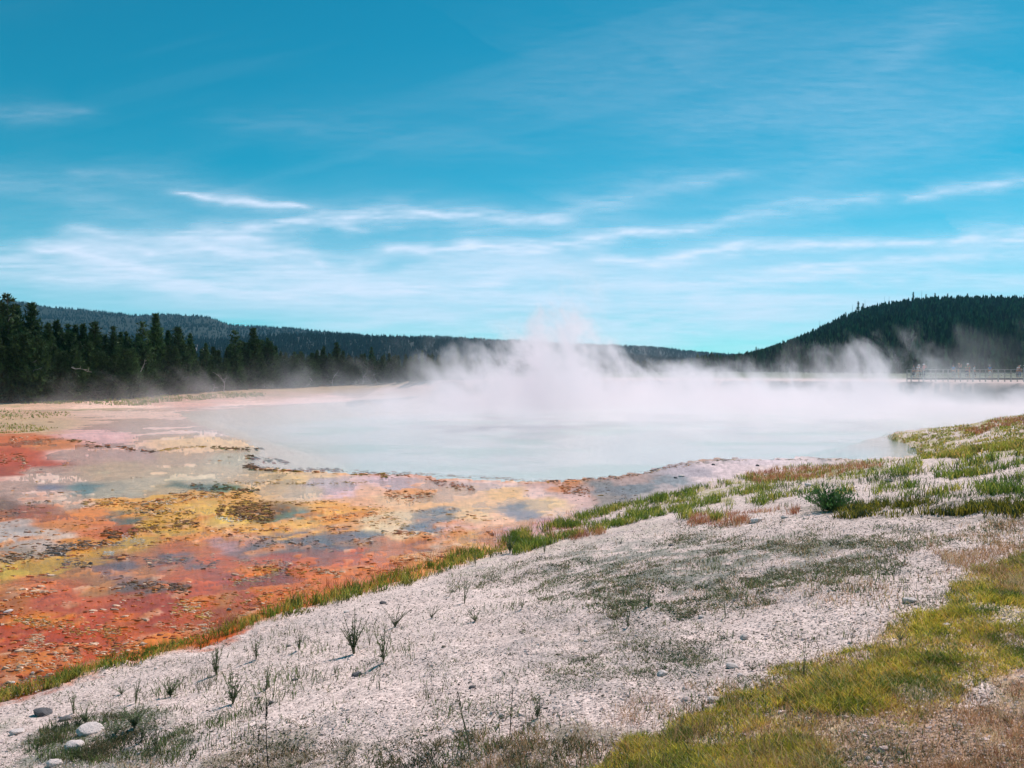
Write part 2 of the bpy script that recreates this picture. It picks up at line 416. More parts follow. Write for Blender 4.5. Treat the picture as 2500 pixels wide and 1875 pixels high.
# ------------------------------------------------------------------ mesh and material helpers
def mesh_np(name, V, Q=None, T=None, col=None, smooth=False, attrs=None):
    me = bpy.data.meshes.new(name)
    nq = 0 if Q is None else len(Q); ntr = 0 if T is None else len(T)
    me.vertices.add(len(V)); me.vertices.foreach_set('co', np.asarray(V, np.float32).ravel())
    loops = []
    if nq: loops.append(np.asarray(Q).ravel())
    if ntr: loops.append(np.asarray(T).ravel())
    lp = np.concatenate(loops).astype(np.int32)
    me.loops.add(len(lp)); me.loops.foreach_set('vertex_index', lp)
    st = np.concatenate([np.arange(nq) * 4, nq * 4 + np.arange(ntr) * 3]).astype(np.int32)
    me.polygons.add(nq + ntr); me.polygons.foreach_set('loop_start', st)
    me.polygons.foreach_set('use_smooth', np.full(nq + ntr, smooth, bool))
    me.update(calc_edges=True)
    if col is not None:
        a = me.color_attributes.new('Col', 'FLOAT_COLOR', 'POINT')
        c = np.ones((len(V), 4), np.float32); c[:, :3] = np.clip(col, 0, 1)
        a.data.foreach_set('color', c.ravel())
    for k, v in (attrs or {}).items():
        a = me.attributes.new(k, 'FLOAT', 'POINT')
        a.data.foreach_set('value', np.asarray(v, np.float32).ravel())
    return me

def obj(name, me, m=None, parent=None, loc=None):
    o = bpy.data.objects.new(name, me)
    COL.objects.link(o)
    if m is not None and me is not None and not me.materials: me.materials.append(m)
    if parent is not None: o.parent = parent
    if loc is not None: o.location = loc
    return o

def tag(o, label=None, cat=None, group=None, kind=None):
    if label: o['label'] = label
    if cat: o['category'] = cat
    if group: o['group'] = group
    if kind: o['kind'] = kind
    return o

def empty(name, loc=(0, 0, 0), rz=0.0, sc=1.0):
    o = bpy.data.objects.new(name, None)
    COL.objects.link(o); o.location = loc; o.rotation_euler = (0, 0, rz); o.scale = (sc, sc, sc)
    o.empty_display_size = .2
    return o

def copy_tree(o, parent=None):
    c = o.copy(); COL.objects.link(c)
    c.parent = parent
    for ch in o.children: copy_tree(ch, c)
    return c

class NB:
    def __init__(s, name):
        s.m = bpy.data.materials.new(name); s.m.use_nodes = True
        s.t = s.m.node_tree; s.t.nodes.clear()
        s.out = s.t.nodes.new('ShaderNodeOutputMaterial')
    def n(s, typ, **kw):
        nd = s.t.nodes.new(typ)
        for k, v in kw.items():
            if k.startswith('i_'):
                key = k[2:].replace('_', ' ')
                s.put(nd.inputs[key], v)
            else: setattr(nd, k, v)
        return nd
    def put(s, sock, v):
        if hasattr(v, 'is_output'): s.t.links.new(v, sock)
        else: sock.default_value = v
    def math(s, op, a, b=0.0, clamp=False):
        nd = s.t.nodes.new('ShaderNodeMath'); nd.operation = op; nd.use_clamp = clamp
        s.put(nd.inputs[0], a); s.put(nd.inputs[1], b)
        return nd.outputs[0]
    def mix(s, fac, a, b, mode='MIX'):
        nd = s.t.nodes.new('ShaderNodeMix'); nd.data_type = 'RGBA'; nd.blend_type = mode
        s.put(nd.inputs['Factor'], fac); s.put(nd.inputs['A'], a); s.put(nd.inputs['B'], b)
        return nd.outputs['Result']
    def ramp(s, fac, pts):
        nd = s.t.nodes.new('ShaderNodeValToRGB')
        cr = nd.color_ramp
        while len(cr.elements) < len(pts): cr.elements.new(.5)
        for e, (p, c) in zip(cr.elements, pts):
            e.position = p; e.color = (c, c, c, 1) if not hasattr(c, '__len__') else tuple(c) + (1,)
        s.put(nd.inputs[0], fac)
        return nd.outputs[0]
    def noise(s, vec, scale, detail=3, rough=.55, dist=0.0):
        nd = s.n('ShaderNodeTexNoise'); s.put(nd.inputs['Vector'], vec)
        nd.inputs['Scale'].default_value = scale; nd.inputs['Detail'].default_value = detail
        nd.inputs['Roughness'].default_value = rough; nd.inputs['Distortion'].default_value = dist
        return nd.outputs['Fac']

def simple_mat(name, color, rough=.8, var=.3, scale=6.0, spec=.3, bump=0.0, objrand=0.0, attr=False, translucent=0.0):
    b = NB(name)
    tc = b.n('ShaderNodeTexCoord').outputs['Object']
    nz = b.noise(tc, scale, 4)
    if attr:
        base = b.n('ShaderNodeAttribute', attribute_name='Col').outputs['Color']
    else:
        base = tuple(color) + (1,)
    v = b.ramp(nz, [(.25, 1 - var), (.75, 1 + var)])
    c = b.mix(1.0, base, v, 'MULTIPLY')
    if objrand:
        oi = b.n('ShaderNodeObjectInfo').outputs['Random']
        r = b.ramp(oi, [(0, 1 - objrand), (1, 1 + objrand)])
        c = b.mix(1.0, c, r, 'MULTIPLY')
    p = b.n('ShaderNodeBsdfPrincipled')
    b.put(p.inputs['Base Color'], c); p.inputs['Roughness'].default_value = rough
    p.inputs['Specular IOR Level'].default_value = spec
    if bump:
        bp = b.n('ShaderNodeBump'); b.put(bp.inputs['Height'], nz); bp.inputs['Strength'].default_value = bump
        bp.inputs['Distance'].default_value = .02
        b.put(p.inputs['Normal'], bp.outputs[0])
    sh = p.outputs[0]
    if translucent:
        t = b.n('ShaderNodeBsdfTranslucent'); b.put(t.inputs['Color'], c)
        mx = b.n('ShaderNodeMixShader'); mx.inputs[0].default_value = translucent
        b.put(mx.inputs[1], p.outputs[0]); b.put(mx.inputs[2], t.outputs[0]); sh = mx.outputs[0]
    b.put(b.out.inputs['Surface'], sh)
    return b.m

# ------------------------------------------------------------------ the ground: one sheet from the camera's feet to the horizon
def build_ground():
    th = np.concatenate([np.linspace(-180, -60, 40)[:-1], np.linspace(-60, -37, 60)[:-1], np.linspace(-37, 37, 1500),
                         np.linspace(37, 60, 60)[1:], np.linspace(60, 180, 40)[1:-1]])
    th = np.radians(th)
    v = np.linspace(1 / 2.4, 1 / 55.0, 720)
    r = np.concatenate([[.02, .5, 1.0, 1.5, 1.9, 2.2], 1 / v, np.geomspace(55.5, 170, 130), np.geomspace(175, 4900, 60)])
    R, T = np.meshgrid(r, th, indexing='ij')
    X, Y = R * np.sin(T), R * np.cos(T)
    nr, ntn = R.shape
    Z = np.zeros_like(X); C = np.zeros(X.shape + (3,)); G = np.zeros_like(X); Wt = np.zeros_like(X)
    for i in range(0, nr, 60):
        z, c, g, wt, *_ = full_surface(X[i:i + 60], Y[i:i + 60])
        Z[i:i + 60] = z; C[i:i + 60] = c; G[i:i + 60] = g; Wt[i:i + 60] = wt
    GRID.update(r=r, th=th, Z=Z, C=C)
    V = np.stack([X.ravel(), Y.ravel(), Z.ravel()], 1)
    ii, jj = np.meshgrid(np.arange(nr - 1), np.arange(ntn), indexing='ij')
    j2 = (jj + 1) % ntn
    Q = np.stack([ii * ntn + jj, ii * ntn + j2, (ii + 1) * ntn + j2, (ii + 1) * ntn + jj], -1).reshape(-1, 4)[:, ::-1]
    me = mesh_np('ground', V, Q=Q, col=C.reshape(-1, 3), smooth=True, attrs={'gravel': G.ravel(), 'wet': Wt.ravel()})
    b = NB('ground')
    tc = b.n('ShaderNodeTexCoord').outputs['Object']
    base = b.n('ShaderNodeAttribute', attribute_name='Col').outputs['Color']
    gr = b.n('ShaderNodeAttribute', attribute_name='gravel').outputs['Fac']
    wt = b.n('ShaderNodeAttribute', attribute_name='wet').outputs['Fac']
    vo = b.n('ShaderNodeTexVoronoi'); vo.inputs['Scale'].default_value = 55; b.put(vo.inputs['Vector'], tc)
    vo2 = b.n('ShaderNodeTexVoronoi'); vo2.inputs['Scale'].default_value = 21; b.put(vo2.inputs['Vector'], tc)
    vf = b.n('ShaderNodeSeparateColor'); b.put(vf.inputs[0], vo.outputs['Color'])
    vf2 = b.n('ShaderNodeSeparateColor'); b.put(vf2.inputs[0], vo2.outputs['Color'])
    n1 = b.noise(tc, 4.0, 6, .65)
    n2 = b.noise(tc, 34.0, 4, .6)
    sp = b.ramp(vf.outputs[0], [(0, .55), (.12, .85), (.3, 1.02), (1, 1.18)])
    sp2 = b.ramp(vf2.outputs[1], [(0, .7), (.1, .95), (.3, 1.05), (1, 1.1)])
    sp3 = b.ramp(n2, [(.3, .75), (.5, 1.05), (.7, 1.15)])
    k = b.mix(1.0, sp, sp2, 'MULTIPLY'); k = b.mix(1.0, k, sp3, 'MULTIPLY')
    k = b.mix(gr, (1, 1, 1, 1), k)
    st = b.ramp(n1, [(.25, .72), (.5, 1.0), (.8, 1.2)])
    mt = b.ramp(n2, [(.25, .75), (.75, 1.2)])
    c = b.mix(1.0, base, st, 'MULTIPLY'); c = b.mix(1.0, c, k, 'MULTIPLY'); c = b.mix(1.0, c, mt, 'MULTIPLY')
    p = b.n('ShaderNodeBsdfPrincipled')
    b.put(p.inputs['Base Color'], c)
    ro = b.math('SUBTRACT', .9, b.math('MULTIPLY', wt, .55))
    b.put(p.inputs['Roughness'], ro)
    p.inputs['Specular IOR Level'].default_value = .35
    hgt = b.math('ADD', b.math('MULTIPLY', b.math('SUBTRACT', 1.0, vo.outputs['Distance']), gr), b.math('MULTIPLY', n2, .9))
    bp = b.n('ShaderNodeBump'); b.put(bp.inputs['Height'], hgt); bp.inputs['Strength'].default_value = .7; bp.inputs['Distance'].default_value = .007
    b.put(p.inputs['Normal'], bp.outputs[0])
    b.put(b.out.inputs['Surface'], p.outputs[0])
    o = obj('ground', me, b.m); tag(o, kind='structure')
build_ground()

# ------------------------------------------------------------------ water: a level sheet; crusts stand out of it
def build_water():
    P = [(-9.2, 6.2), (-7, 7.5), (0, 15), (6, 24), (14, 31), (23, 34), (26, 40), (30, 50), (62, 64), (100, 76), (200, 88),
         (200, 100), (95, 90), (66, 86), (58, 92), (54, 100), (46, 112), (25, 127), (0, 128), (-16, 120), (-30, 104), (-60, 86), (-110, 84), (-110, -30), (-30, -14)]
    bm = bmesh.new()
    f = bm.faces.new([bm.verts.new((x, y, 0)) for x, y in P]); f.normal_update()
    if f.normal.z < 0: f.normal_flip()
    me = bpy.data.meshes.new('water'); bm.to_mesh(me); bm.free()
    b = NB('water')
    tc = b.n('ShaderNodeTexCoord').outputs['Object']
    mp = b.n('ShaderNodeMapping'); mp.inputs['Scale'].default_value = (1, 1.6, 1); b.put(mp.inputs['Vector'], tc)
    n1 = b.noise(mp.outputs[0], 1.6, 5, .65, .6)
    n2 = b.noise(mp.outputs[0], 14, 3, .6)
    h = b.math('ADD', n1, b.math('MULTIPLY', n2, .25))
    bp = b.n('ShaderNodeBump'); b.put(bp.inputs['Height'], h); bp.inputs['Strength'].default_value = .5; bp.inputs['Distance'].default_value = .09
    gl = b.n('ShaderNodeBsdfGlossy'); gl.inputs['Roughness'].default_value = .09; b.put(gl.inputs['Normal'], bp.outputs[0])
    gl.inputs['Color'].default_value = (1, 1, 1, 1)
    tr = b.n('ShaderNodeBsdfTransparent'); tr.inputs['Color'].default_value = (.95, .98, .98, 1)
    fr = b.n('ShaderNodeFresnel'); fr.inputs['IOR'].default_value = 1.33; b.put(fr.inputs['Normal'], bp.outputs[0])
    mx = b.n('ShaderNodeMixShader'); b.put(mx.inputs[0], b.math('MULTIPLY', fr.outputs[0], .85)); b.put(mx.inputs[1], tr.outputs[0]); b.put(mx.inputs[2], gl.outputs[0])
    b.put(b.out.inputs['Surface'], mx.outputs[0])
    o = obj('water', me, b.m); tag(o, kind='structure')
build_water()

# ------------------------------------------------------------------ hills
RIDGE_BACK = [(-1200, 700), (-500, 715), (-100, 722), (0, 727), (30, 730), (120, 746), (250, 757), (330, 767), (400, 764), (500, 769), (530, 777), (560, 790), (700, 797), (800, 807), (880, 814), (950, 822),
              (1030, 818), (1100, 820), (1150, 825), (1250, 828), (1400, 838), (1500, 840), (1620, 847), (1700, 857), (1830, 866), (2000, 872), (2300, 876), (2600, 880), (3400, 860)]
RIDGE_MID = [(-1200, 820), (0, 838), (300, 838), (560, 834), (660, 826), (760, 820), (860, 826), (1000, 830), (1180, 836), (1300, 848), (1450, 866), (1600, 880), (1800, 888), (2600, 890)]
RIDGE_RIGHT = [(1700, 906), (1790, 902), (1835, 888), (1905, 862), (1960, 839), (2010, 815), (2060, 792), (2100, 775), (2170, 759), (2250, 750), (2320, 747), (2420, 746), (2500, 747), (2700, 753), (3000, 770), (3400, 830)]

def hill_fn(ridge, d0, d1, shape=1.0):
    P = np.array(ridge, float)
    def fn(x, y):
        u = 1250 + F * x / np.maximum(y, 1)
        top = EYE + (HZ - np.interp(u, P[:, 0], P[:, 1])) / F * d1
        t = np.clip((y - d0) / (d1 - d0), 0, 1)
        back = np.clip((y - d1) / (d1 - d0), 0, 1.2)
        g = t ** shape * (1 - .25 * t * (1 - t)) * (1 - .8 * back ** 1.5)
        fold = (fbm(x / (d1 * .055), y / (d1 * .12), 101, 4) - .5) * 4 * t * (1 - t)
        return 2.6 + np.maximum(top - 2.6, 0) * g * (1 + fold * .35)
    return fn
hill_back = hill_fn([(a, c + 4) for a, c in RIDGE_BACK], 1700, 2900)
hill_mid = hill_fn(RIDGE_MID, 1150, 1750)
hill_right = hill_fn(RIDGE_RIGHT, 480, 1000, .8)

def build_hill(fn, u0, u1, d0, d2, nu, nv, color):
    u = np.linspace(u0, u1, nu); d = np.linspace(d0, d2, nv)
    D, U = np.meshgrid(d, u, indexing='ij')
    X = (U - 1250) / F * D
    Z = fn(X, D) - .6
    C = np.tile(lin(color), X.shape + (1,)) * (.6 + .8 * fbm(X / 40, D / 40, 111, 4))[..., None]
    return X, D, Z, C
def hill_object(name, parts, m):
    Vs, Qs, Cs = [], [], []; off = 0
    for X, Y, Z, C in parts:
        a, bb = X.shape
        Vs.append(np.stack([X.ravel(), Y.ravel(), Z.ravel()], 1)); Cs.append(C.reshape(-1, 3))
        ii, jj = np.meshgrid(np.arange(a - 1), np.arange(bb - 1), indexing='ij')
        Qs.append(off + np.stack([ii * bb + jj, ii * bb + jj + 1, (ii + 1) * bb + jj + 1, (ii + 1) * bb + jj], -1).reshape(-1, 4)); off += a * bb
    me = mesh_np(name, np.concatenate(Vs), Q=np.concatenate(Qs), col=np.concatenate(Cs), smooth=True)
    o = obj(name, me, m); tag(o, kind='structure'); return o

m_hill = simple_mat('hill_soil', (0, 0, 0), .9, .35, .05, attr=True)
def pale_patches(X, Y, C, spots, colr):
    u = 1250 + F * X / Y
    for cu, cd, wu, wd, a in spots:
        m = np.exp(-((u - cu) / wu) ** 2 - ((Y - cd) / wd) ** 2) * a
        m = m * sstep(.42, .56, fbm(X / 14, Y / 22, 121, 4))
        C[:] = C * (1 - m[..., None]) + lin(colr) * m[..., None]
bk = build_hill(hill_back, -900, 3000, 1680, 3500, 260, 90, (26, 38, 28))
pale_patches(bk[0], bk[1], bk[3], [(490, 1950, 60, 120, 1.2), (330, 1950, 30, 90, 1), (265, 2050, 16, 70, 1), (650, 1900, 40, 70, .8), (500, 1800, 30, 60, 1.3)], (190, 180, 180))
hill_object('hills', [bk], m_hill)
md = build_hill(hill_mid, -900, 2700, 1140, 2100, 220, 60, (24, 34, 25))
pale_patches(md[0], md[1], md[3], [(480, 1560, 46, 90, 1.2), (640, 1500, 30, 60, 1), (560, 1480, 20, 60, .8)], (196, 184, 180))
hill_object('hill', [md], m_hill)
rt = build_hill(hill_right, 1660, 3200, 470, 1450, 220, 90, (24, 30, 20))
pale_patches(rt[0], rt[1], rt[3], [(2365, 845, 22, 40, 1.4), (2430, 870, 30, 40, 1.0), (2415, 760, 8, 40, 1.4), (2460, 790, 8, 30, 1)], (150, 160, 140))
hill_object('hill', [rt], m_hill)

# ------------------------------------------------------------------ forest on the hills (reads as one mass): many small spire trees
def conifer_field(name, pts, hs, tiers, seg, colr, label, width=.17):
    """pts (n,3), hs (n,) heights -> one mesh of jagged tiered cones"""
    n = len(pts)
    Vs, Ts, Cs = [], [], []; off = 0
    base_c = lin(colr)
    tone = .35 + 1.5 * RNG.random(n) ** 1.5
    hue = RNG.random(n)
    for k in range(tiers):
        z0 = .06 + .94 * k / tiers; z1 = min(1.0, z0 + 1.45 / tiers)
        rad = width * (1 - z0) ** .8 + .02
        for j in range(seg):
            a0 = 2 * PI * (j / seg) + k * 1.3; a1 = a0 + 2 * PI / seg * .95
            rr = hs * rad * (.65 + .7 * RNG.random(n)); r2 = hs * rad * (.65 + .7 * RNG.random(n))
            dz = hs * .05 * RNG.standard_normal(n)
            A = np.stack([pts[:, 0] + rr * math.cos(a0), pts[:, 1] + rr * math.sin(a0), pts[:, 2] + hs * z0 + dz], 1)
            B = np.stack([pts[:, 0] + r2 * math.cos(a1), pts[:, 1] + r2 * math.sin(a1), pts[:, 2] + hs * z0 - dz], 1)
            Cc = np.stack([pts[:, 0], pts[:, 1], pts[:, 2] + hs * z1], 1)
            Vs.append(np.concatenate([A, B, Cc]))
            i = np.arange(n)
            Ts.append(off + np.stack([i, n + i, 2 * n + i], 1)); off += 3 * n
            cc = base_c * (tone * (.75 + .5 * RNG.random(n)))[:, None] * np.stack([.8 + .5 * hue, np.ones(n), 1.1 - .4 * hue], 1)
            Cs.append(np.tile(cc, (3, 1)))
    me = mesh_np(name, np.concatenate(Vs), T=np.concatenate(Ts), col=np.concatenate(Cs))
    o = obj(name, me, m_far_tree); tag(o, label, None, None, 'stuff'); return o
m_far_tree = simple_mat('far_needles', (0, 0, 0), .8, .25, .4, attr=True, spec=.15)

def scatter(fn, n, u0, u1, d0, d1, keep=None):
    u = RNG.uniform(u0, u1, n); d = np.sqrt(RNG.uniform(d0 * d0, d1 * d1, n))
    x = (u - 1250) / F * d
    z = fn(x, d)
    ok = np.ones(n, bool) if keep is None else keep(u, d, x)
    return np.stack([x, d, z - .8], 1)[ok]
def gaps(spots):
    def k(u, d, x):
        ok = np.ones(len(u), bool)
        for cu, cd, wu, wd in spots:
            ok &= ~(((u - cu) / wu) ** 2 + ((d - cd) / wd) ** 2 < RNG.uniform(.2, 1.1, len(u)))
        return ok
    return k
p = scatter(hill_right, 15000, 1700, 3100, 500, 1090, gaps([(2365, 845, 16, 34), (2430, 870, 22, 30), (2415, 760, 6, 40), (2460, 790, 7, 28)]))
conifer_field('forest', p, RNG.uniform(8, 16, len(p)), 4, 5, (54, 78, 46), 'dense dark conifer forest covering the steep hill at the right')
p = scatter(hill_mid, 14000, -500, 2500, 1160, 1850, gaps([(480, 1560, 40, 70), (640, 1500, 26, 50)]))
conifer_field('forest', p, RNG.uniform(9, 15, len(p)), 2, 4, (21, 36, 28), 'dark forest on the lower nearer hill across the valley', .22)
p = scatter(hill_back, 24000, -500, 2600, 1720, 3050, gaps([(490, 1950, 50, 100), (330, 1950, 24, 70), (265, 2050, 13, 60)]))
conifer_field('forest', p, RNG.uniform(7, 11, len(p)), 2, 4, (20, 37, 32), 'bluish far forest on the long ridge at the back', .25)
def plain_z(x, y): return rough_z(x, y)
u = RNG.uniform(650, 3000, 5200); d = RNG.uniform(300, 1150, 5200)
ok = (d > np.interp(u, [650, 1200, 1500, 1900, 2100, 3000], [300, 330, 420, 430, 260, 230])) & ((u < 1800) | (d < 560))
u, d = u[ok], d[ok]; x = (u - 1250) / F * d
p = np.stack([x, d, plain_z(x, d) - .3], 1)
conifer_field('forest', p, RNG.uniform(5, 9.5, len(p)), 4, 5, (50, 70, 42), 'dark pines filling the valley floor beyond the steaming pool')

# ------------------------------------------------------------------ the pine stand at the left: individual trees
m_needle = simple_mat('pine_needles', (0, 0, 0), .7, .35, 1.5, attr=True, spec=.2, objrand=.25, translucent=.15)
m_bark = simple_mat('pine_bark', (.10, .085, .075), .9, .4, 9, bump=.5)
m_dead = simple_mat('bleached_wood', (.42, .39, .36), .85, .3, 7, bump=.4)

def tube(pts, rads, seg=6):
    """tapered tube along points -> V, Q"""
    pts = [Vector(p) for p in pts]; V = []; Q = []
    for i, p in enumerate(pts):
        t = (pts[min(i + 1, len(pts) - 1)] - pts[max(i - 1, 0)]).normalized()
        a = t.cross(Vector((0, 0, 1)) if abs(t.z) < .9 else Vector((1, 0, 0))).normalized(); bb = t.cross(a)
        for k in range(seg):
            an = 2 * PI * k / seg
            V.append(tuple(p + (a * math.cos(an) + bb * math.sin(an)) * rads[i]))
    for i in range(len(pts) - 1):
        for k in range(seg):
            k2 = (k + 1) % seg
            Q.append((i * seg + k, i * seg + k2, (i + 1) * seg + k2, (i + 1) * seg + k))
    return V, Q
class MB:
    def __init__(s): s.V = []; s.Q = []; s.T = []; s.C = []
    def add(s, V, Q=(), T=(), c=None):
        o = len(s.V); s.V += list(V)
        s.Q += [tuple(o + i for i in q) for q in Q]; s.T += [tuple(o + i for i in t) for t in T]
        s.C += [c if c is not None else (1, 1, 1)] * len(V)
    def tube(s, pts, rads, seg=6, c=None):
        V, Q = tube(pts, rads, seg); s.add(V, Q, c=c)
    def box(s, a, b, c=None):
        x0, y0, z0 = a; x1, y1, z1 = b
        V = [(x0, y0, z0), (x1, y0, z0), (x1, y1, z0), (x0, y1, z0), (x0, y0, z1), (x1, y0, z1), (x1, y1, z1), (x0, y1, z1)]
        s.add(V, [(0, 3, 2, 1), (4, 5, 6, 7), (0, 1, 5, 4), (1, 2, 6, 5), (2, 3, 7, 6), (3, 0, 4, 7)], c=c)
    def bar(s, p, q, w, h):
        """rectangular bar between two points"""
        p = Vector(p); q = Vector(q); t = (q - p).normalized()
        a = t.cross(Vector((0, 0, 1)));
        if a.length < 1e-3: a = Vector((1, 0, 0))
        a.normalize(); bb = t.cross(a)
        V = []
        for o in (p, q):
            for sx, sy in ((-1, -1), (1, -1), (1, 1), (-1, 1)): V.append(tuple(o + a * sx * w / 2 + bb * sy * h / 2))
        s.add(V, [(0, 1, 2, 3), (7, 6, 5, 4), (0, 4, 5, 1), (1, 5, 6, 2), (2, 6, 7, 3), (3, 7, 4, 0)])
    def mesh(s, name, smooth=False):
        return mesh_np(name, np.array(s.V), Q=np.array(s.Q) if s.Q else None, T=np.array(s.T) if s.T else None, col=np.array(s.C), smooth=smooth)

def crown_mesh(seed, width, low, spire, dens=1.0, gappy=.15, lean=0.0):
    """unit-height pine crown: whorls of boughs carrying small needle sprays"""
    r = np.random.default_rng(seed)
    V, T, C = [], [], []
    z = low
    while z < .985:
        t = (z - low) / (1 - low)
        L0 = width * ((1 - t) ** spire) * (.75 + .25 * min(1, t * 6 + .3)) + .012
        nb = int(5 + 4 * (1 - t) * dens)
        a0 = r.uniform(0, 6.28)
        for k in range(nb):
            if r.random() < gappy: continue
            a = a0 + 2 * PI * k / nb + r.normal(0, .25)
            L = L0 * r.uniform(.55, 1.2)
            if r.random() < .07: L *= 1.25
            up = r.uniform(-.15, .45) + .4 * t
            nc = max(3, int(L / width * 11 * dens))
            tone = r.uniform(.55, 1.35)
            for c in range(nc):
                f = (c + .6) / nc
                px = math.cos(a) * L * f; py = math.sin(a) * L * f; pz = z + up * L * f * f * .8 - .06 * L * f
                px += lean * z
                for q in range(3):
                    sz = .021 * r.uniform(.7, 1.5) * (1 + .25 * (1 - t))
                    d = r.normal(0, 1, 3); d[2] = abs(d[2]) * .9 + .25; d += np.array([math.cos(a), math.sin(a), 0]) * .8
                    d /= np.linalg.norm(d)
                    e = np.cross(d, r.normal(0, 1, 3)); e /= np.linalg.norm(e)
                    p0 = np.array([px, py, pz]) + r.normal(0, .008, 3)
                    V += [p0 - e * sz * .36, p0 + e * sz * .36, p0 + d * sz * 1.6]
                    n = len(V); T.append((n - 3, n - 2, n - 1))
                    yel = r.random()
                    col = np.array([.040 + .032 * yel, .082 + .045 * yel, .030 + .006 * yel]) * tone * r.uniform(.7, 1.3)
                    C += [col] * 3
        z += r.uniform(.014, .024) / (.6 + .4 * dens)
    return mesh_np('crown', np.array(V), T=np.array(T), col=np.array(C))

def trunk_mesh(seed, lean=0.0):
    r = np.random.default_rng(seed); m = MB()
    n = 8
    pts = [(lean * z + r.normal(0, .002), r.normal(0, .002), z) for z in np.linspace(-.03, .98, n)]
    m.tube(pts, [.016 * (1 - .9 * i / (n - 1)) + .001 for i in range(n)], 7)
    for k in range(9):                                         # dead lower limbs
        z = r.uniform(.05, .4); a = r.uniform(0, 6.28); L = r.uniform(.05, .11)
        m.tube([(lean * z, 0, z), (math.cos(a) * L * .6 + lean * z, math.sin(a) * L * .6, z - .01), (math.cos(a) * L + lean * z, math.sin(a) * L, z - .03)], [.003, .002, .001], 4)
    return m.mesh('trunk', True)

protos = []
specs = [(.17, .05, .85, 1.15, .08), (.21, .04, .75, 1.25, .1), (.14, .08, .8, 1.0, .15), (.26, .05, .62, 1.2, .15), (.12, .10, .7, .9, .25), (.20, .10, .55, .8, .4), (.30, .03, .6, 1.3, .12)]
for i, (wd, lo, spi, dn, gp) in enumerate(specs):
    ln = [0, .01, -.02, .02, 0, .03, 0][i]
    c = crown_mesh(40 + i, wd, lo, spi, dn, gp, ln); c.materials.append(m_needle)
    t = trunk_mesh(60 + i, ln); t.materials.append(m_bark)
    protos.append((c, t))

def plant_pine(x, y, z, h, kind, label, group, rz=None):
    e = empty('pine_tree', (x, y, z), RNG.uniform(0, 6.28) if rz is None else rz, h)
    tag(e, label, 'tree', group)
    c = obj('crown', protos[kind][0], None, e); t = obj('trunk', protos[kind][1], None, e)
    return e

BASE = [(-300, 990), (0, 984), (330, 974), (420, 962), (600, 952), (700, 948), (850, 940), (1000, 934), (1160, 928), (1300, 926)]
def base_row(px): return float(np.interp(px, [b[0] for b in BASE], [b[1] for b in BASE]))
named = [(8, 742, 3, 1, 'broad pine cut by the left edge of the photo, its crown level with the ridge'),
 (22, 718, 5, 0, 'thin-topped pine poking above the ridge line near the left edge'),
 (42, 742, 0, 2, 'dark spire just right of the thin-topped pine, slightly lower'),
 (77, 740, 1, 1, 'tall wide cone-shaped pine, the third high top from the left'),
 (114, 788, 2, 0, 'small pine between the wide cone-shaped pine and the row of even spires'),
 (137, 782, 2, 1, 'first of the row of even dark spires right of the wide pine'),
 (168, 789, 4, 1, 'thin low spire second in the row of even spires'),
 (184, 792, 0, 1, 'blunt-topped pine in the middle of the row of even spires'),
 (201, 790, 2, 1, 'pointed pine beside the blunt-topped pine'),
 (231, 786, 1, 0, 'full dark pine closing the row of even spires on the right'),
 (277, 795, 4, 0, 'slim isolated spire standing against the blue hill'),
 (309, 808, 4, 1, 'small thin pine between the slim isolated spire and the two tall pines'),
 (348, 785, 5, 0, 'open scraggly pine just left of the tallest middle pine'),
 (381, 765, 0, 0, 'tallest pine in the middle of the left stand, dense pointed top'),
 (438, 798, 3, 0, 'wide dark pine with a short spike, left of the pale hillside patch'),
 (462, 814, 2, 1, 'pine spire directly in front of the pale hillside patch'),
 (505, 842, 5, 0, 'low scrubby pine right of the pale hillside patch'),
 (576, 806, 5, 0, 'gaunt pine with wind-bent top above the second steam wisp'),
 (620, 801, 1, 0, 'full pine with a sharp tip, tallest right of the pale patch'),
 (658, 832, 3, 0, 'round bushy pine below and right of the sharp-tipped pine'),
 (696, 868, 6, 0, 'low wide pine where the stand drops in height'),
 (719, 858, 4, 0, 'slight pine just right of the drop in the stand'),
 (790, 845, 2, 0, 'narrow pine paired with a denser taller pine on its right'),
 (822, 836, 1, 0, 'dense pine topping the clump above the leaning steam wisp'),
 (852, 866, 6, 0, 'squat pine right of the clump above the leaning wisp'),
 (882, 864, 3, 0, 'short bushy pine left of the last slender spire'),
 (907, 846, 4, 0, 'slender spire, highest in the right half of the stand'),
 (937, 866, 2, 0, 'small pine directly right of the slender highest spire'),
 (962, 868, 3, 0, 'low round-topped pine near the end of the rim path'),
 (991, 870, 2, 0, 'low pine above the pale rim, left of two thin tips'),
 (1031, 854, 4, 0, 'thin tip over the pale rim, left of the thick steam'),
 (1055, 863, 2, 0, 'dark pine beside the thin tip, half veiled by steam'),
 (1084, 874, 3, 0, 'bushy pine fading into the edge of the thick steam'),
 (1118, 848, 4, 0, 'faint spire standing within the left side of the steam cloud'),
 (1138, 866, 2, 0, 'last faint pine swallowed by the main steam column')]
def put_on(px, back=0.0, base=None):
    bx, by = drop([px], [base if base else base_row(px)])
    x0, y0 = float(bx[0]), float(by[0])
    if not (y0 == y0) or y0 > 150: y0 = 120.0
    y = y0 + back; x = (px - 1250) / F * y
    return x, y, float(rough_z(np.array([x]), np.array([y]))[0])
for px, top, kind, back, lab in named:
    x, y, z = put_on(px, 3 + back * 5)
    h = EYE + (HZ - top) / F * y - z
    plant_pine(x, y, z - .1, h, kind, lab, None)
env = np.array([(-400, 760), (0, 770), (60, 780), (120, 800), (240, 806), (320, 818), (420, 806), (470, 832), (520, 846), (640, 820), (700, 858), (780, 850), (860, 858), (1000, 866), (1200, 874)])
k = 0
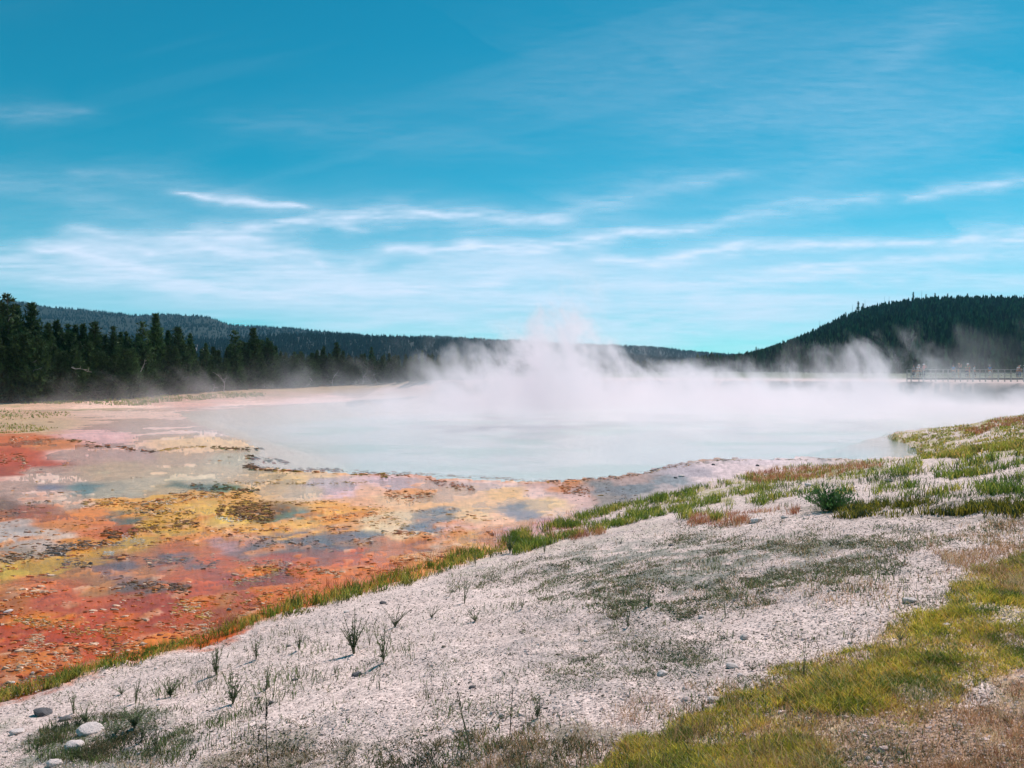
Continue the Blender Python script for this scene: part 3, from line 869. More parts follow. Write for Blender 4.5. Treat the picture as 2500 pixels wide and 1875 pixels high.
px = -110
while px < 1170:
    for row in range(3):
        q = px + RNG.uniform(-8, 8)
        top = np.interp(q, env[:, 0], env[:, 1]) + RNG.uniform(-6, 22) + [34, 10, 0][row] * (1 if q < 650 else .35)
        x, y, z = put_on(q, [0.3, 5, 11][row] + RNG.uniform(-.3, 2.5))
        h = EYE + (HZ - top) / F * y - z
        if h < 2: h = 2.2
        kind = int(RNG.choice([[3, 6, 1, 6], [0, 1, 3, 2], [0, 2, 1, 0]][row]))
        lab, grp = [('bushy dark pine at the front foot of the stand, edging the pale flat', 'front row of the left pine stand'),
                    ('dark pine packed in the middle depth of the left stand', 'middle rows of the left pine stand'),
                    ('dark pine crowded at the back of the left stand below the skyline tops', 'back rows of the left pine stand')][row]
        plant_pine(x, y, z - .1, h, kind, lab, grp)
    px += 12 if px < 650 else 15

# bleached snags and fallen limbs along the foot of the stand
def snag_mesh(seed, n=9, L=1.0, spread=.55):
    r = np.random.default_rng(seed); m = MB()
    p = Vector((0, 0, 0)); d = Vector((r.uniform(-.5, .5), r.uniform(-.2, .2), 1)).normalized(); pts = [p.copy()]
    for i in range(5):
        p = p + d * L / 5; d = (d + Vector(r.normal(0, .2, 3))).normalized(); pts.append(p.copy())
    m.tube(pts, [.022 * (1 - .75 * i / 5) * L for i in range(6)], 6)
    for k in range(n):
        q = pts[int(r.integers(0, 5))].copy(); dd = Vector((r.normal(0, 1), r.normal(0, 1), r.uniform(-.2, 1))).normalized()
        b = [q]; l = L * r.uniform(.2, spread)
        for i in range(4):
            q = q + dd * l / 4; dd = (dd + Vector((r.normal(0, .25), r.normal(0, .25), r.normal(-.08, .2)))).normalized(); b.append(q)
        m.tube(b, [.014 * L, .011 * L, .008 * L, .005 * L, .002 * L], 5)
    return m.mesh('dead_branches', True)
snags = [(45, 980, 1.2, 'small bleached twig pile at the pine foot near the left edge', 1.2), (128, 972, 1.3, 'pale dead twigs poking out at the left end of the first wisp', 0),
 (222, 972, 1.8, 'bleached fallen limbs lying in the first wisp at the stand foot', 1.35), (262, 970, 2.2, 'long leaning dead pole beside the fallen limbs in the first wisp', .9), (280, 971, 1.4, 'tangle of dead branches right of the leaning pole', 1.3),
 (362, 966, 2.2, 'grey dead shrub standing at the edge of the pale flat', .1), (470, 957, 2.0, 'small ghostly snag left of the tall branching snag', .2), (492, 955, 3.4, 'tall branching snag with curved bare limbs in the second wisp', .05),
 (520, 955, 2.6, 'bleached feathery dead tree in the second wisp', .2), (545, 955, 3.0, 'dead tree leaning right out of the second wisp', .5), (655, 950, 1.6, 'low bleached log with arched twigs on the flat', 1.35),
 (745, 946, 2.0, 'white curled dead branch at the foot of the lower pines', 1.1), (812, 942, 2.6, 'tall pale snag amid the clump above the leaning wisp', .1), (885, 940, 2.6, 'bare silvery snag rising between the low pines', .05), (925, 938, 2.4, 'bleached stump with looping twigs beside the rim path', .4),
 (1000, 932, 1.5, 'pale broken branch above the rim path', .8), (1130, 927, 1.8, 'faint dead branch near the thick steam', .4), (860, 941, 1.6, 'short curved dead limb left of the silvery snag', .9)]
for i, (px, py, h, lab, tilt) in enumerate(snags):
    x, y, z = put_on(px, -.8, py)
    me = snag_mesh(200 + i, 9 + i % 5); me.materials.append(m_dead)
    o = obj('dead_tree', me); o.location = (x, y, z + .05 + .1 * (tilt > .8)); o.scale = (h, h, h)
    o.rotation_euler = (0, tilt * (1 if i % 2 else -1), RNG.uniform(-.6, .6))
    tag(o, lab, 'dead tree')
# thin pale limbs caught up in the dark crowns
for i, (px, py, L, an, lab) in enumerate([(82, 904, 1.3, .4, 'pale crooked limb caught high in the crowns at the left'), (79, 884, 1.0, -.1, 'faint dead bough in the dark crowns above the crooked limb'), (175, 897, 2.4, -.15, 'long bleached bough hanging across the dark pines'),
        (343, 908, 2.0, .75, 'straight slanting white limb in the dark pines'), (22, 783, .6, 1.2, 'tiny pale stub high up on the pine near the left edge')]):
    x, y, z = put_on(px, -.6); zz = EYE + (HZ - py) / F * y
    me = snag_mesh(300 + i, 4, 1, .35); me.materials.append(m_dead)
    o = obj('dead_branch', me); o.location = (x, y, zz); o.scale = (L, L, L); o.rotation_euler = (0, PI / 2 - an, 0)
    tag(o, lab, 'branch')

# single trees and snags on the skyline of the right hill
def spire_mesh(seed, live=True):
    r = np.random.default_rng(seed); m = MB()
    m.tube([(0, 0, -.05), (.005, 0, .5), (.01, 0, 1)], [.014, .01, .004], 5)
    return m.mesh('trunk', True)
sp_live = []
for i in range(3):
    c = crown_mesh(80 + i, .11 + .02 * i, .12, .8, .45, .3); c.materials.append(m_needle)
    t = spire_mesh(90 + i); t.materials.append(m_bark); sp_live.append((c, t))
snag_t = spire_mesh(95); snag_t.materials.append(m_dead)
SKY = [(1834, 856, 1), (1846, 847, 1), (1852, 850, 1), (1892, 832, 0), (1898, 838, 1), (1911, 830, 1), (1940, 818, 0), (1999, 782, 0), (2014, 786, 0), (2064, 762, 1), (2078, 742, 0), (2094, 736, 1), (2106, 740, 1), (2111, 733, 0), (2160, 723, 0), (2167, 724, 0),
       (2228, 714, 1), (2249, 711, 0), (2259, 718, 1), (2281, 716, 1), (2312, 717, 1), (2360, 716, 1), (2418, 718, 1), (2440, 720, 1), (2476, 719, 1), (2498, 720, 1)]
skl = {0: 'bare dead pole', 1: 'living spire tree'}
for i, (px, top, live) in enumerate(SKY):
    d = 985.0; x = (px - 1250) / F * d; z = float(hill_right(np.array([x]), np.array([d]))[0]) - 1
    h = max(EYE + (HZ - top) / F * d - z, 7)
    place = ['low on the right hill', 'on the shoulder of the right hill', 'halfway up the right hill', 'near the brow of the right hill', 'on the crest of the right hill'][min(4, i * 5 // 26)]
    e = empty('pine_tree' if live else 'dead_tree', (x, d, z), RNG.uniform(0, 6), h)
    tag(e, '%s %s, %s in the skyline row' % (skl[live], place, ['first', 'second', 'third', 'fourth', 'fifth', 'sixth', 'seventh', 'eighth', 'ninth', 'tenth', 'eleventh', 'twelfth', 'thirteenth', 'fourteenth', 'fifteenth', 'sixteenth', 'seventeenth', 'eighteenth', 'nineteenth', 'twentieth', 'twenty-first', 'twenty-second', 'twenty-third', 'twenty-fourth', 'twenty-fifth', 'twenty-sixth'][i]), 'tree', 'trees on the right hill skyline')
    if live:
        obj('crown', sp_live[i % 3][0], None, e); obj('trunk', sp_live[i % 3][1], None, e)
    else:
        t = obj('trunk', snag_t, None, e); e.scale = (h, h, h); e.rotation_euler = (0, RNG.uniform(-.06, .06), 0)

# ------------------------------------------------------------------ cirrus: a thin ice-cloud sheet far above
def streak_map():
    nu, nv = 900, 420
    u = np.linspace(-500, 3000, nu)
    el = np.concatenate([np.linspace(895, 640, 200), np.linspace(640, -300, nv - 200 + 1)[1:]])
    PY, PX = np.meshgrid(el, u, indexing='ij')
    wx = PX + (fbm(PX / 160, PY / 40, 131, 4) - .5) * 60; wy = PY + (fbm(PX / 110, PY / 30, 132, 4) - .5) * 22
    A = np.zeros_like(PX)
    S_ = [([(450, 475), (560, 488), (740, 508)], 6, .8), ([(610, 560), (700, 548), (800, 535), (900, 528), (1050, 525), (1200, 532), (1350, 535)], 12, .7), ([(820, 540), (890, 565)], 8, .3),
      ([(1350, 535), (1450, 505), (1600, 460), (1780, 430)], 16, .28), ([(960, 612), (1060, 608), (1150, 600), (1320, 612), (1420, 590), (1520, 572), (1690, 562)], 12, .75),
      ([(1740, 552), (1850, 525), (2000, 500), (2120, 488)], 14, .38), ([(2220, 485), (2320, 468), (2480, 445), (2600, 430)], 9, .5), ([(1480, 630), (1600, 640), (1700, 620), (1820, 600), (2000, 595), (2270, 590)], 10, .7),
      ([(2340, 596), (2420, 582), (2600, 570)], 13, .75), ([(1900, 655), (2050, 648), (2250, 632), (2400, 625), (2700, 620)], 11, .55), ([(100, 610), (180, 615), (280, 640), (370, 665)], 12, .7),
      ([(200, 560), (300, 580), (420, 590), (620, 585)], 11, .5), ([(100, 590), (200, 600), (330, 610)], 9, .5), ([(380, 620), (500, 610), (600, 620), (700, 612), (780, 622), (800, 650)], 11, .6), ([(440, 575), (540, 575), (620, 590)], 14, .5),
      ([(120, 685), (300, 680), (500, 700), (700, 715), (1000, 710), (1200, 690)], 14, .6), ([(400, 700), (800, 745), (1100, 775)], 12, .4), ([(0, 650), (500, 662), (850, 685)], 30, .45), ([(700, 650), (780, 670)], 18, .4),
      ([(1500, 690), (1700, 700), (1900, 680), (2060, 665)], 18, .5), ([(1700, 732), (1900, 752), (2100, 745)], 16, .45), ([(2100, 690), (2300, 680), (2700, 692)], 16, .4), ([(870, 635), (885, 672)], 13, .45),
      ([(1000, 655), (1200, 650), (1400, 665)], 20, .4), ([(1110, 655), (1200, 668), (1700, 640)], 14, .3), ([(1150, 720), (1500, 760), (1800, 790)], 40, .45), ([(900, 770), (1500, 800)], 40, .3),
      ([(-100, 270), (60, 280), (200, 278)], 12, .12), ([(200, 420), (380, 440), (560, 470)], 16, .12), ([(1700, 310), (1900, 280), (2100, 200), (2300, 60)], 60, .12), ([(2000, 420), (2200, 330), (2500, 260)], 50, .12), ([(600, 300), (900, 330), (1300, 380)], 30, .06),
      ([(1250, 250), (1500, 200), (1800, 60)], 50, .07), ([(-100, 430), (150, 470), (350, 520)], 22, .15), ([(-200, 600), (40, 630)], 30, .3)]
    for P, wd, a in S_:
        P = np.array(P, float)
        d = np.full(PX.shape, 1e9); tpos = np.zeros(PX.shape)
        L = len(P) - 1
        for i in range(L):
            (x0, y0), (x1, y1) = P[i], P[i + 1]
            dx, dy = x1 - x0, y1 - y0
            t = np.clip(((wx - x0) * dx + (wy - y0) * dy) / (dx * dx + dy * dy), 0, 1)
            # streaks are soft along their length, crisp across
            e = np.hypot((wx - x0 - t * dx) * .35, wy - y0 - t * dy)
            m = e < d; d = np.where(m, e, d); tpos = np.where(m, (i + t) / L, tpos)
        taper = .45 + .55 * np.sin(np.clip(tpos, 0.02, .98) * PI)
        br = .25 + 1.5 * fbm(PX / 60 + wd, PY / 7, 140, 4)
        side = np.where(wy > 0, 1, 1)
        A = 1 - (1 - A) * (1 - np.clip(a * (.42 * np.exp(-(d / (wd * 1.4 * taper)) ** 1.5) + .42 * np.exp(-(d / (wd * 3.0 * taper)) ** 1.5)) * br, 0, .9))
    veil = (.26 + .12 * sstep(300, 1100, PX)) * sstep(560, 740, PY) + .08 * sstep(380, 560, PY)
    A = 1 - (1 - A) * (1 - veil * (.35 + 1.3 * fbm(PX / 260 + PY / 300, PY / 22, 150, 5)))
    wisps = sstep(.5, .85, fbm(PX / 420 + PY / 200, PY / 60 + PX / 260, 160, 5)) * .03 * (.35 + .65 * sstep(0, 600, PX * .4 + PY * .3))
    A = 1 - (1 - A) * (1 - wisps)
    el_t = (HZ - PY) / F
    d = (1400 - EYE) / el_t
    X = (PX - 1250) / F * d
    Z = np.full_like(X, 1400.0)
    return X, d, Z, A
def build_clouds():
    X, Y, Z, A = streak_map()
    a, bb = X.shape
    V = np.stack([X.ravel(), Y.ravel(), Z.ravel()], 1)
    ii, jj = np.meshgrid(np.arange(a - 1), np.arange(bb - 1), indexing='ij')
    Q = np.stack([ii * bb + jj, ii * bb + jj + 1, (ii + 1) * bb + jj + 1, (ii + 1) * bb + jj], -1).reshape(-1, 4)
    me = mesh_np('clouds', V, Q=Q, attrs={'thick': np.clip(A, 0, .95).ravel()}, smooth=True)
    b = NB('cirrus')
    th = b.n('ShaderNodeAttribute', attribute_name='thick').outputs['Fac']
    tl = b.n('ShaderNodeBsdfTranslucent'); tl.inputs['Color'].default_value = (.78, .82, .88, 1)
    tr = b.n('ShaderNodeBsdfTransparent')
    mx = b.n('ShaderNodeMixShader'); b.put(mx.inputs[0], th); b.put(mx.inputs[1], tr.outputs[0]); b.put(mx.inputs[2], tl.outputs[0])
    b.put(b.out.inputs['Surface'], mx.outputs[0])
    o = obj('clouds', me, b.m); tag(o, 'thin white streaks of cirrus spread low across the blue sky', None, None, 'stuff')
build_clouds()

# ------------------------------------------------------------------ steam over the pool
def float_curve(b, val, x0, x1, ymax, pts):
    t = b.math('DIVIDE', b.math('SUBTRACT', val, x0), x1 - x0, True)
    fc = b.n('ShaderNodeFloatCurve')
    cv = fc.mapping.curves[0]
    P = [((x - x0) / (x1 - x0), y / ymax) for x, y in pts]
    while len(cv.points) < len(P): cv.points.new(.5, .5)
    for q, (x, y) in zip(cv.points, P):
        q.location = (x, y); q.handle_type = 'AUTO'
    fc.mapping.update()
    b.put(fc.inputs['Value'], t)
    return b.math('MULTIPLY', fc.outputs[0], ymax)

def build_steam():
    b = NB('steam')
    tc = b.n('ShaderNodeTexCoord').outputs['Object']
    sx = b.n('ShaderNodeSeparateXYZ'); b.put(sx.inputs[0], tc)
    X, Y, Z = sx.outputs
    h = float_curve(b, X, -60, 76, 16, [(-60, 1.2), (-50, 2.0), (-45, 4.6), (-40, 2.2), (-36, 5.8), (-31, 2.6), (-27, 4.6), (-22, 6.6), (-17, 4), (-12, 7.0), (-6, 9.0), (0, 10.0), (3, 13.0), (6, 14.4), (9, 10.5), (13, 7.6), (19, 5.8), (26, 5.8), (31, 4.8), (36, 4.6), (41, 9.5), (46, 5.0), (52, 3.2), (62, 2.4), (76, 2.4)])
    D = float_curve(b, X, -60, 76, 1, [(-60, .002), (-46, .022), (-40, .003), (-35, .035), (-30, .004), (-22, .02), (-14, .02), (-6, .12), (0, .26), (4, .32), (9, .28), (16, .2), (26, .17), (36, .17), (46, .16), (54, .18), (62, .15), (76, .15)])
    wob = b.noise(tc, .05, 2)
    yy = b.math('ADD', Y, b.math('MULTIPLY', b.math('SUBTRACT', wob, .5), 30))
    E = float_curve(b, yy, 40, 126, 1, [(40, 0), (50, .02), (62, .06), (72, .22), (82, .9), (92, 1), (104, .9), (113, .35), (120, .06), (126, 0)])
    # shear the billows downwind
    cb = b.n('ShaderNodeCombineXYZ')
    b.put(cb.inputs[0], b.math('ADD', X, b.math('MULTIPLY', Z, .35)))
    b.put(cb.inputs[1], b.math('MULTIPLY', Y, .6))
    b.put(cb.inputs[2], b.math('MULTIPLY', Z, .8))
    n = b.noise(cb.outputs[0], .25, 8, .62, .35)
    zf = b.math('DIVIDE', Z, h)
    core = b.math('SUBTRACT', 1.0, zf)
    d = b.math('ADD', b.math('MULTIPLY', core, 1.45), b.math('MULTIPLY', b.math('SUBTRACT', n, .5), 8.5))
    d = b.math('SUBTRACT', d, .68)
    d = b.math('MINIMUM', b.math('MAXIMUM', d, 0.0), 1.0)
    d = b.math('MULTIPLY', d, b.math('MINIMUM', b.math('MAXIMUM', b.math('MULTIPLY', core, 6.0), 0.0), 1.0))
    dens = b.math('MULTIPLY', b.math('MULTIPLY', b.math('MULTIPLY', d, D), E), 1.0)
    # thin vapour lying on the water
    low = b.math('EXPONENT', b.math('MULTIPLY', Z, -1.1))
    nl = b.math('MAXIMUM', b.math('ADD', b.math('MULTIPLY', b.math('SUBTRACT', n, .5), 3.0), .6), .05)
    E2 = float_curve(b, Y, 40, 126, 1, [(40, .0), (46, .25), (60, .7), (90, 1), (110, .5), (126, 0)])
    X2 = float_curve(b, X, -60, 76, 1, [(-60, .02), (-34, .06), (-22, .3), (-8, .85), (10, 1), (50, 1), (76, 1)])
    lowd = b.math('MULTIPLY', b.math('MULTIPLY', low, nl), b.math('MULTIPLY', b.math('MULTIPLY', E2, X2), LOWFOG))
    dens = b.math('ADD', dens, lowd)
    vs = b.n('ShaderNodeVolumeScatter'); vs.inputs['Color'].default_value = (1.0, 1.0, 1.0, 1)
    vs.inputs['Anisotropy'].default_value = .25
    b.put(vs.inputs['Density'], dens)
    va = b.n('ShaderNodeVolumeAbsorption'); va.inputs['Color'].default_value = (.99, .91, .93, 1); b.put(va.inputs['Density'], dens)
    ad = b.n('ShaderNodeAddShader'); b.put(ad.inputs[0], vs.outputs[0]); b.put(ad.inputs[1], va.outputs[0])
    b.put(b.out.inputs['Volume'], ad.outputs[0])
    m = MB(); m.box((-60, 44, .06), (76, 122, 15))
    me = m.mesh('steam')
    b.m.cycles.volume_sampling = 'MULTIPLE_IMPORTANCE' if hasattr(b.m.cycles, 'volume_sampling') else None
    b.m.cycles.volume_step_rate = STEAM_STEP
    o = obj('steam', me, b.m); tag(o, 'white steam billowing off the hot pool in a tall central column and low drifts', None, None, 'stuff')
STEAM_STEP = 1.0
LOWFOG = .2
build_steam()

def build_haze():
    b = NB('haze')
    pv = b.n('ShaderNodeVolumePrincipled')
    pv.inputs['Color'].default_value = (.3, .75, 1, 1)
    pv.inputs['Density'].default_value = .00006
    pv.inputs['Anisotropy'].default_value = .1
    b.put(b.out.inputs['Volume'], pv.outputs[0])
    m = MB(); m.box((-5300, -5300, -3.2), (5300, 5300, 420))
    o = obj('haze', m.mesh('haze'), b.m); tag(o, kind='stuff')
build_haze()

# ------------------------------------------------------------------ crust flakes and ledges on the mats
def chips(name, x, y, size, col, mat, flat=.35, lift=.0, label=None, stretch=1.2):
    """many small irregular plates / pebbles in one mesh (nobody could count them)"""
    n = len(x); z = rough_z(x, y)
    k = 6
    ang = np.arange(k) * 2 * PI / k
    rot = RNG.uniform(0, 6.28, n)
    size = size * np.minimum(RNG.lognormal(0, .45, n), 2.2); stx = RNG.uniform(1, stretch, n); tl = RNG.normal(0, .12, (n, 2))
    V = np.zeros((n, 2 * k + 1, 3)); 
    for j in range(k):
        rr = size * RNG.uniform(.5, 1.3, n); a = ang[j] + rot
        V[:, j, 0] = x + rr * np.cos(a); V[:, j, 1] = y + rr * np.sin(a) * .8; V[:, j, 2] = z - size * .25
        V[:, k + j, 0] = x + rr * .72 * np.cos(a); V[:, k + j, 1] = y + rr * .58 * np.sin(a)
        V[:, k + j, 2] = z + lift + size * flat * RNG.uniform(.5, 1.1, n)
    V[:, 2 * k] = np.stack([x, y, z + lift + size * flat * RNG.uniform(.9, 1.5, n)], 1)
    V[:, :, 0] = x[:, None] + (V[:, :, 0] - x[:, None]) * stx[:, None]
    V[:, k:, 2] += tl[:, :1] * (V[:, k:, 0] - x[:, None]) + tl[:, 1:] * (V[:, k:, 1] - y[:, None])
    T = []
    for j in range(k):
        j2 = (j + 1) % k
        T += [(j, j2, k + j2), (j, k + j2, k + j), (k + j, k + j2, 2 * k)]
    T = (np.array(T)[None] + (np.arange(n) * (2 * k + 1))[:, None, None]).reshape(-1, 3)
    C = np.repeat(col[:, None, :], 2 * k + 1, 1).reshape(-1, 3)
    me = mesh_np(name, V.reshape(-1, 3), T=T, col=C)
    o = obj(name, me, mat); tag(o, label, None, None, 'stuff'); return o

m_crust = simple_mat('crust', (0, 0, 0), .55, .35, 30, attr=True, spec=.5)
m_pebble = simple_mat('pebble', (0, 0, 0), .85, .25, 60, attr=True, spec=.3)

def pts_in(poly, n, jitter=0):
    P = np.array(poly, float)
    x0, y0 = P.min(0); x1, y1 = P.max(0)
    px = RNG.uniform(x0 - jitter * 70, x1 + jitter * 70, n * 3); py = RNG.uniform(y0 - jitter * 26, y1 + jitter * 26, n * 3)
    jx = (fbm(px / 70, py / 26, 31, 4) - .5) * 280 * jitter + RNG.normal(0, 12 * jitter + .01, n * 3); jy = (fbm(px / 70, py / 26, 32, 4) - .5) * 100 * jitter + RNG.normal(0, 5 * jitter + .01, n * 3)
    k = in_poly(px + jx, py + jy, poly)
    px, py = px[k][:n], py[k][:n]
    return px, py
def land(px, py):
    x, y = drop(px, py); ok = np.isfinite(x) & np.isfinite(y)
    return x[ok], y[ok]
MATPOLY = [(-200, 1010), (500, 1050), (620, 1140), (1280, 1175), (1480, 1180), (1480, 1250), (1250, 1320), (1000, 1400), (700, 1480), (500, 1560), (250, 1620), (0, 1690), (-200, 1740)]
px, py = pts_in(MATPOLY, 110000)
x, y = land(px, py)
z = rough_z(x, y)
r1 = 1 - np.abs(2 * fbm(x * .9 + (fbm(x, y, 501, 3) - .5) * 2, y * .6, 502, 4) - 1)
keep = (RNG.random(len(x)) < sstep(.86, .99, r1) * .9 * sstep(.4, .6, fbm(x * .45, y * .3, 503, 3)) + .008 + .06 * sstep(.004, .02, z))
keep &= (z < .12) & (RNG.random(len(x)) < .06 + .94 * sstep(23, 18, y + x * .25)) & (RNG.random(len(x)) < 1)
x, y, z = x[keep], y[keep], z[keep]
sz = RNG.uniform(.006, .022, len(x)) * (1 + .035 * y)
near = sstep(26, 12, y)[:, None]
pal = np.stack([lin(c) for c in [(206, 112, 44), (226, 150, 84), (236, 196, 160), (150, 78, 40), (206, 96, 40)]])
palf = np.stack([lin(c) for c in [(214, 150, 84), (190, 140, 60), (230, 200, 170), (120, 74, 40), (226, 180, 130)]])
ci = RNG.integers(0, 5, len(x))
cc = (pal[ci] * near + palf[ci] * (1 - near)) * RNG.uniform(.6, 1.15, len(x))[:, None]
chips('crust_flakes', x, y, sz, cc, m_crust, .3, 0, 'small orange and cream crust flakes strewn over the wet microbial mats', 2.6)

def ledge_pts(line, n, spread):
    P = np.array(line, float); seg = np.hypot(*np.diff(P, axis=0).T); cum = np.concatenate([[0], np.cumsum(seg)])
    t = RNG.uniform(0, cum[-1], n)
    qx = np.interp(t, cum, P[:, 0]); qy = np.interp(t, cum, P[:, 1])
    w = RNG.normal(0, spread, n)
    return qx + RNG.normal(0, 2, n), qy + w + 3 * (fbm(qx / 30, qx * 0, 511, 3) - .5) * 2
BR, DK, GD, OR, GN, CR, GY = (146, 96, 46), (100, 72, 44), (206, 158, 66), (206, 112, 50), (116, 116, 50), (228, 194, 156), (140, 128, 120)
LEDGES = [([(612, 1144), (700, 1150), (800, 1148), (870, 1156), (940, 1160), (1000, 1158)], 900, 2.2, .09, [BR, DK, GN, GD, OR]), ([(206, 1088), (290, 1092), (380, 1104)], 260, 1.4, .10, [BR, DK, OR]), ([(380, 1102), (440, 1094), (510, 1090)], 160, 1.2, .08, [GD, CR]),
  ([(515, 1092), (570, 1097), (640, 1096)], 220, 1.5, .10, [BR, GN, DK]), ([(600, 1115), (630, 1122), (700, 1130)], 220, 2.4, .10, [BR, DK, GN, OR]), ([(600, 1138), (630, 1142)], 120, 2.4, .10, [DK, BR]), ([(170, 1076), (230, 1080)], 80, 1.2, .09, [BR, GN]),
  ([(550, 1178), (640, 1181), (760, 1182), (900, 1178)], 300, 1.2, .05, [GD, CR, BR]), ([(460, 1190), (520, 1188), (580, 1198), (630, 1202)], 420, 3, .06, [GN, DK, BR]),
  ([(200, 1232), (290, 1228), (370, 1238), (430, 1215), (500, 1205), (560, 1212)], 1000, 5, .055, [GD, OR, BR, CR]), ([(560, 1215), (610, 1232), (655, 1240)], 420, 5, .06, [BR, GD, DK]), ([(530, 1248), (590, 1254), (640, 1262), (665, 1255)], 900, 6, .06, [DK, BR, BR, GD]),
  ([(300, 1250), (380, 1250), (470, 1252)], 400, 3, .05, [GD, CR, DK]), ([(310, 1298), (360, 1288), (430, 1280), (480, 1276)], 700, 5, .05, [DK, BR, GD, GD]), ([(255, 1300), (290, 1312)], 200, 4, .06, [DK, BR, OR]),
  ([(0, 1366), (90, 1358), (170, 1340), (230, 1330), (300, 1320)], 600, 4, .05, [DK, GY, CR, BR]), ([(110, 1340), (140, 1350), (170, 1336)], 160, 5, .06, [DK, GY]), ([(560, 1232), (700, 1228), (820, 1226)], 300, 2, .04, [GD, BR]),
  ([(1000, 1158), (1090, 1160), (1130, 1168), (1200, 1166), (1290, 1176), (1340, 1176)], 500, 1.4, .07, [OR, BR, GD]), ([(940, 1206), (1000, 1216), (1060, 1206)], 400, 4, .05, [OR, BR, CR]), ([(1040, 1162), (1060, 1176), (1130, 1190), (1160, 1198)], 400, 3, .05, [OR, BR]),
  ([(1340, 1176), (1420, 1172), (1500, 1166), (1600, 1150), (1690, 1132)], 500, 2, .06, [OR, BR, CR, GY]), ([(1370, 1190), (1440, 1200)], 300, 4, .05, [OR, BR]), ([(1690, 1130), (1760, 1122), (1900, 1123), (2100, 1124)], 300, 1, .06, [GY, DK, CR]),
  ([(290, 1420), (340, 1428), (400, 1436), (460, 1440)], 500, 4, .035, [DK, GY, BR]), ([(350, 1372), (420, 1368), (530, 1378)], 420, 5, .035, [DK, GY, CR]), ([(150, 1378), (220, 1380)], 120, 3, .04, [DK, CR]), ([(560, 1368), (640, 1376), (700, 1382)], 260, 3, .035, [CR, OR]),
  ([(620, 1388), (680, 1395), (740, 1402)], 420, 4, .035, [OR, OR, BR, GD]), ([(560, 1425), (620, 1420), (680, 1392)], 420, 5, .035, [GD, OR, CR]), ([(730, 1370), (760, 1390), (830, 1408)], 420, 3, .035, [OR, BR, CR]), ([(540, 1460), (620, 1470), (700, 1450), (780, 1430)], 700, 10, .03, [OR, GD, CR, BR]),
  ([(20, 1510), (60, 1520), (120, 1530), (180, 1545), (240, 1540), (290, 1550)], 900, 6, .028, [OR, GD, CR, BR]), ([(415, 1505), (450, 1480), (500, 1500), (520, 1520)], 700, 9, .028, [OR, GD, CR]), ([(60, 1590), (80, 1560), (100, 1570)], 420, 7, .025, [CR, OR]),
  ([(10, 1628), (60, 1622), (110, 1634), (140, 1628)], 420, 5, .025, [CR, OR, CR]), ([(120, 1608), (160, 1612), (200, 1606)], 260, 4, .025, [CR, OR]), ([(150, 1575), (180, 1590), (190, 1600)], 120, 2, .03, [BR, DK]), ([(250, 1545), (280, 1570), (270, 1590), (330, 1592)], 400, 6, .028, [OR, BR, GD]),
  ([(380, 1530), (440, 1536), (520, 1545)], 260, 5, .028, [CR, OR]), ([(950, 1380), (1000, 1362), (1060, 1356), (1100, 1362)], 420, 5, .03, [CR, OR]), ([(900, 1242), (960, 1262), (1000, 1300), (1040, 1296)], 260, 5, .04, [CR, CR, GD]), ([(780, 1270), (850, 1262), (920, 1256)], 260, 3, .04, [CR, OR]),
  ([(1020, 1250), (1060, 1256), (1110, 1244)], 120, 2, .04, [CR, BR]), ([(0, 1120), (30, 1116), (60, 1124), (50, 1138)], 260, 5, .07, [OR, BR, CR]), ([(20, 1075), (80, 1078), (130, 1080)], 220, 4, .08, [OR, CR]), ([(1400, 1204), (1500, 1196), (1560, 1212), (1500, 1232)], 300, 8, .035, [GY, DK]),
  ([(600, 1330), (700, 1322), (800, 1330), (860, 1318)], 320, 6, .035, [GY, CR, DK]), ([(0, 1680), (60, 1668), (120, 1655)], 160, 5, .03, [CR, GY, BR])]
LX, LY, LS, LC = [], [], [], []
for line, n, sp, sz, cols in LEDGES:
    px, py = ledge_pts(line, int(n * 1.6), sp * 1.4)
    clump = fbm(px / 9, py / 5, 521, 3) > .42
    x, y = drop(px[clump], py[clump]); ok = np.isfinite(x)
    x, y = x[ok], y[ok]
    LX.append(x); LY.append(y); LS.append(sz * RNG.uniform(.12, .55, len(x)))
    c = np.stack([lin(q) for q in cols])[RNG.integers(0, len(cols), len(x))]
    LC.append(c * RNG.uniform(.7, 1.15, len(x))[:, None])
chips('crust_ledges', np.concatenate(LX), np.concatenate(LY), np.concatenate(LS), np.concatenate(LC), m_crust, .38, 0, 'ragged brown and ochre crust ledges edging the terraced mat pools', 3.0)

# foaming ripples on the yellow run-off
px, py = [], []
for line, n, sp in [([(520, 1262), (560, 1272), (600, 1268)], 240, 4), ([(295, 1310), (320, 1318), (350, 1322)], 160, 5), ([(250, 1350), (275, 1352)], 120, 3), ([(480, 1216), (540, 1208)], 120, 3), ([(360, 1222), (420, 1232)], 100, 3)]:
    a, c = ledge_pts(line, n, sp); px.append(a); py.append(c)
x, y = land(np.concatenate(px), np.concatenate(py))
m_foam = simple_mat('foam', (.85, .82, .74), .35, .1, 20, spec=.5)
chips('foam', x, y, RNG.uniform(.006, .02, len(x)), np.ones((len(x), 3)) * .6, m_foam, .12, .006, 'white foam on the rippling yellow run-off stream')

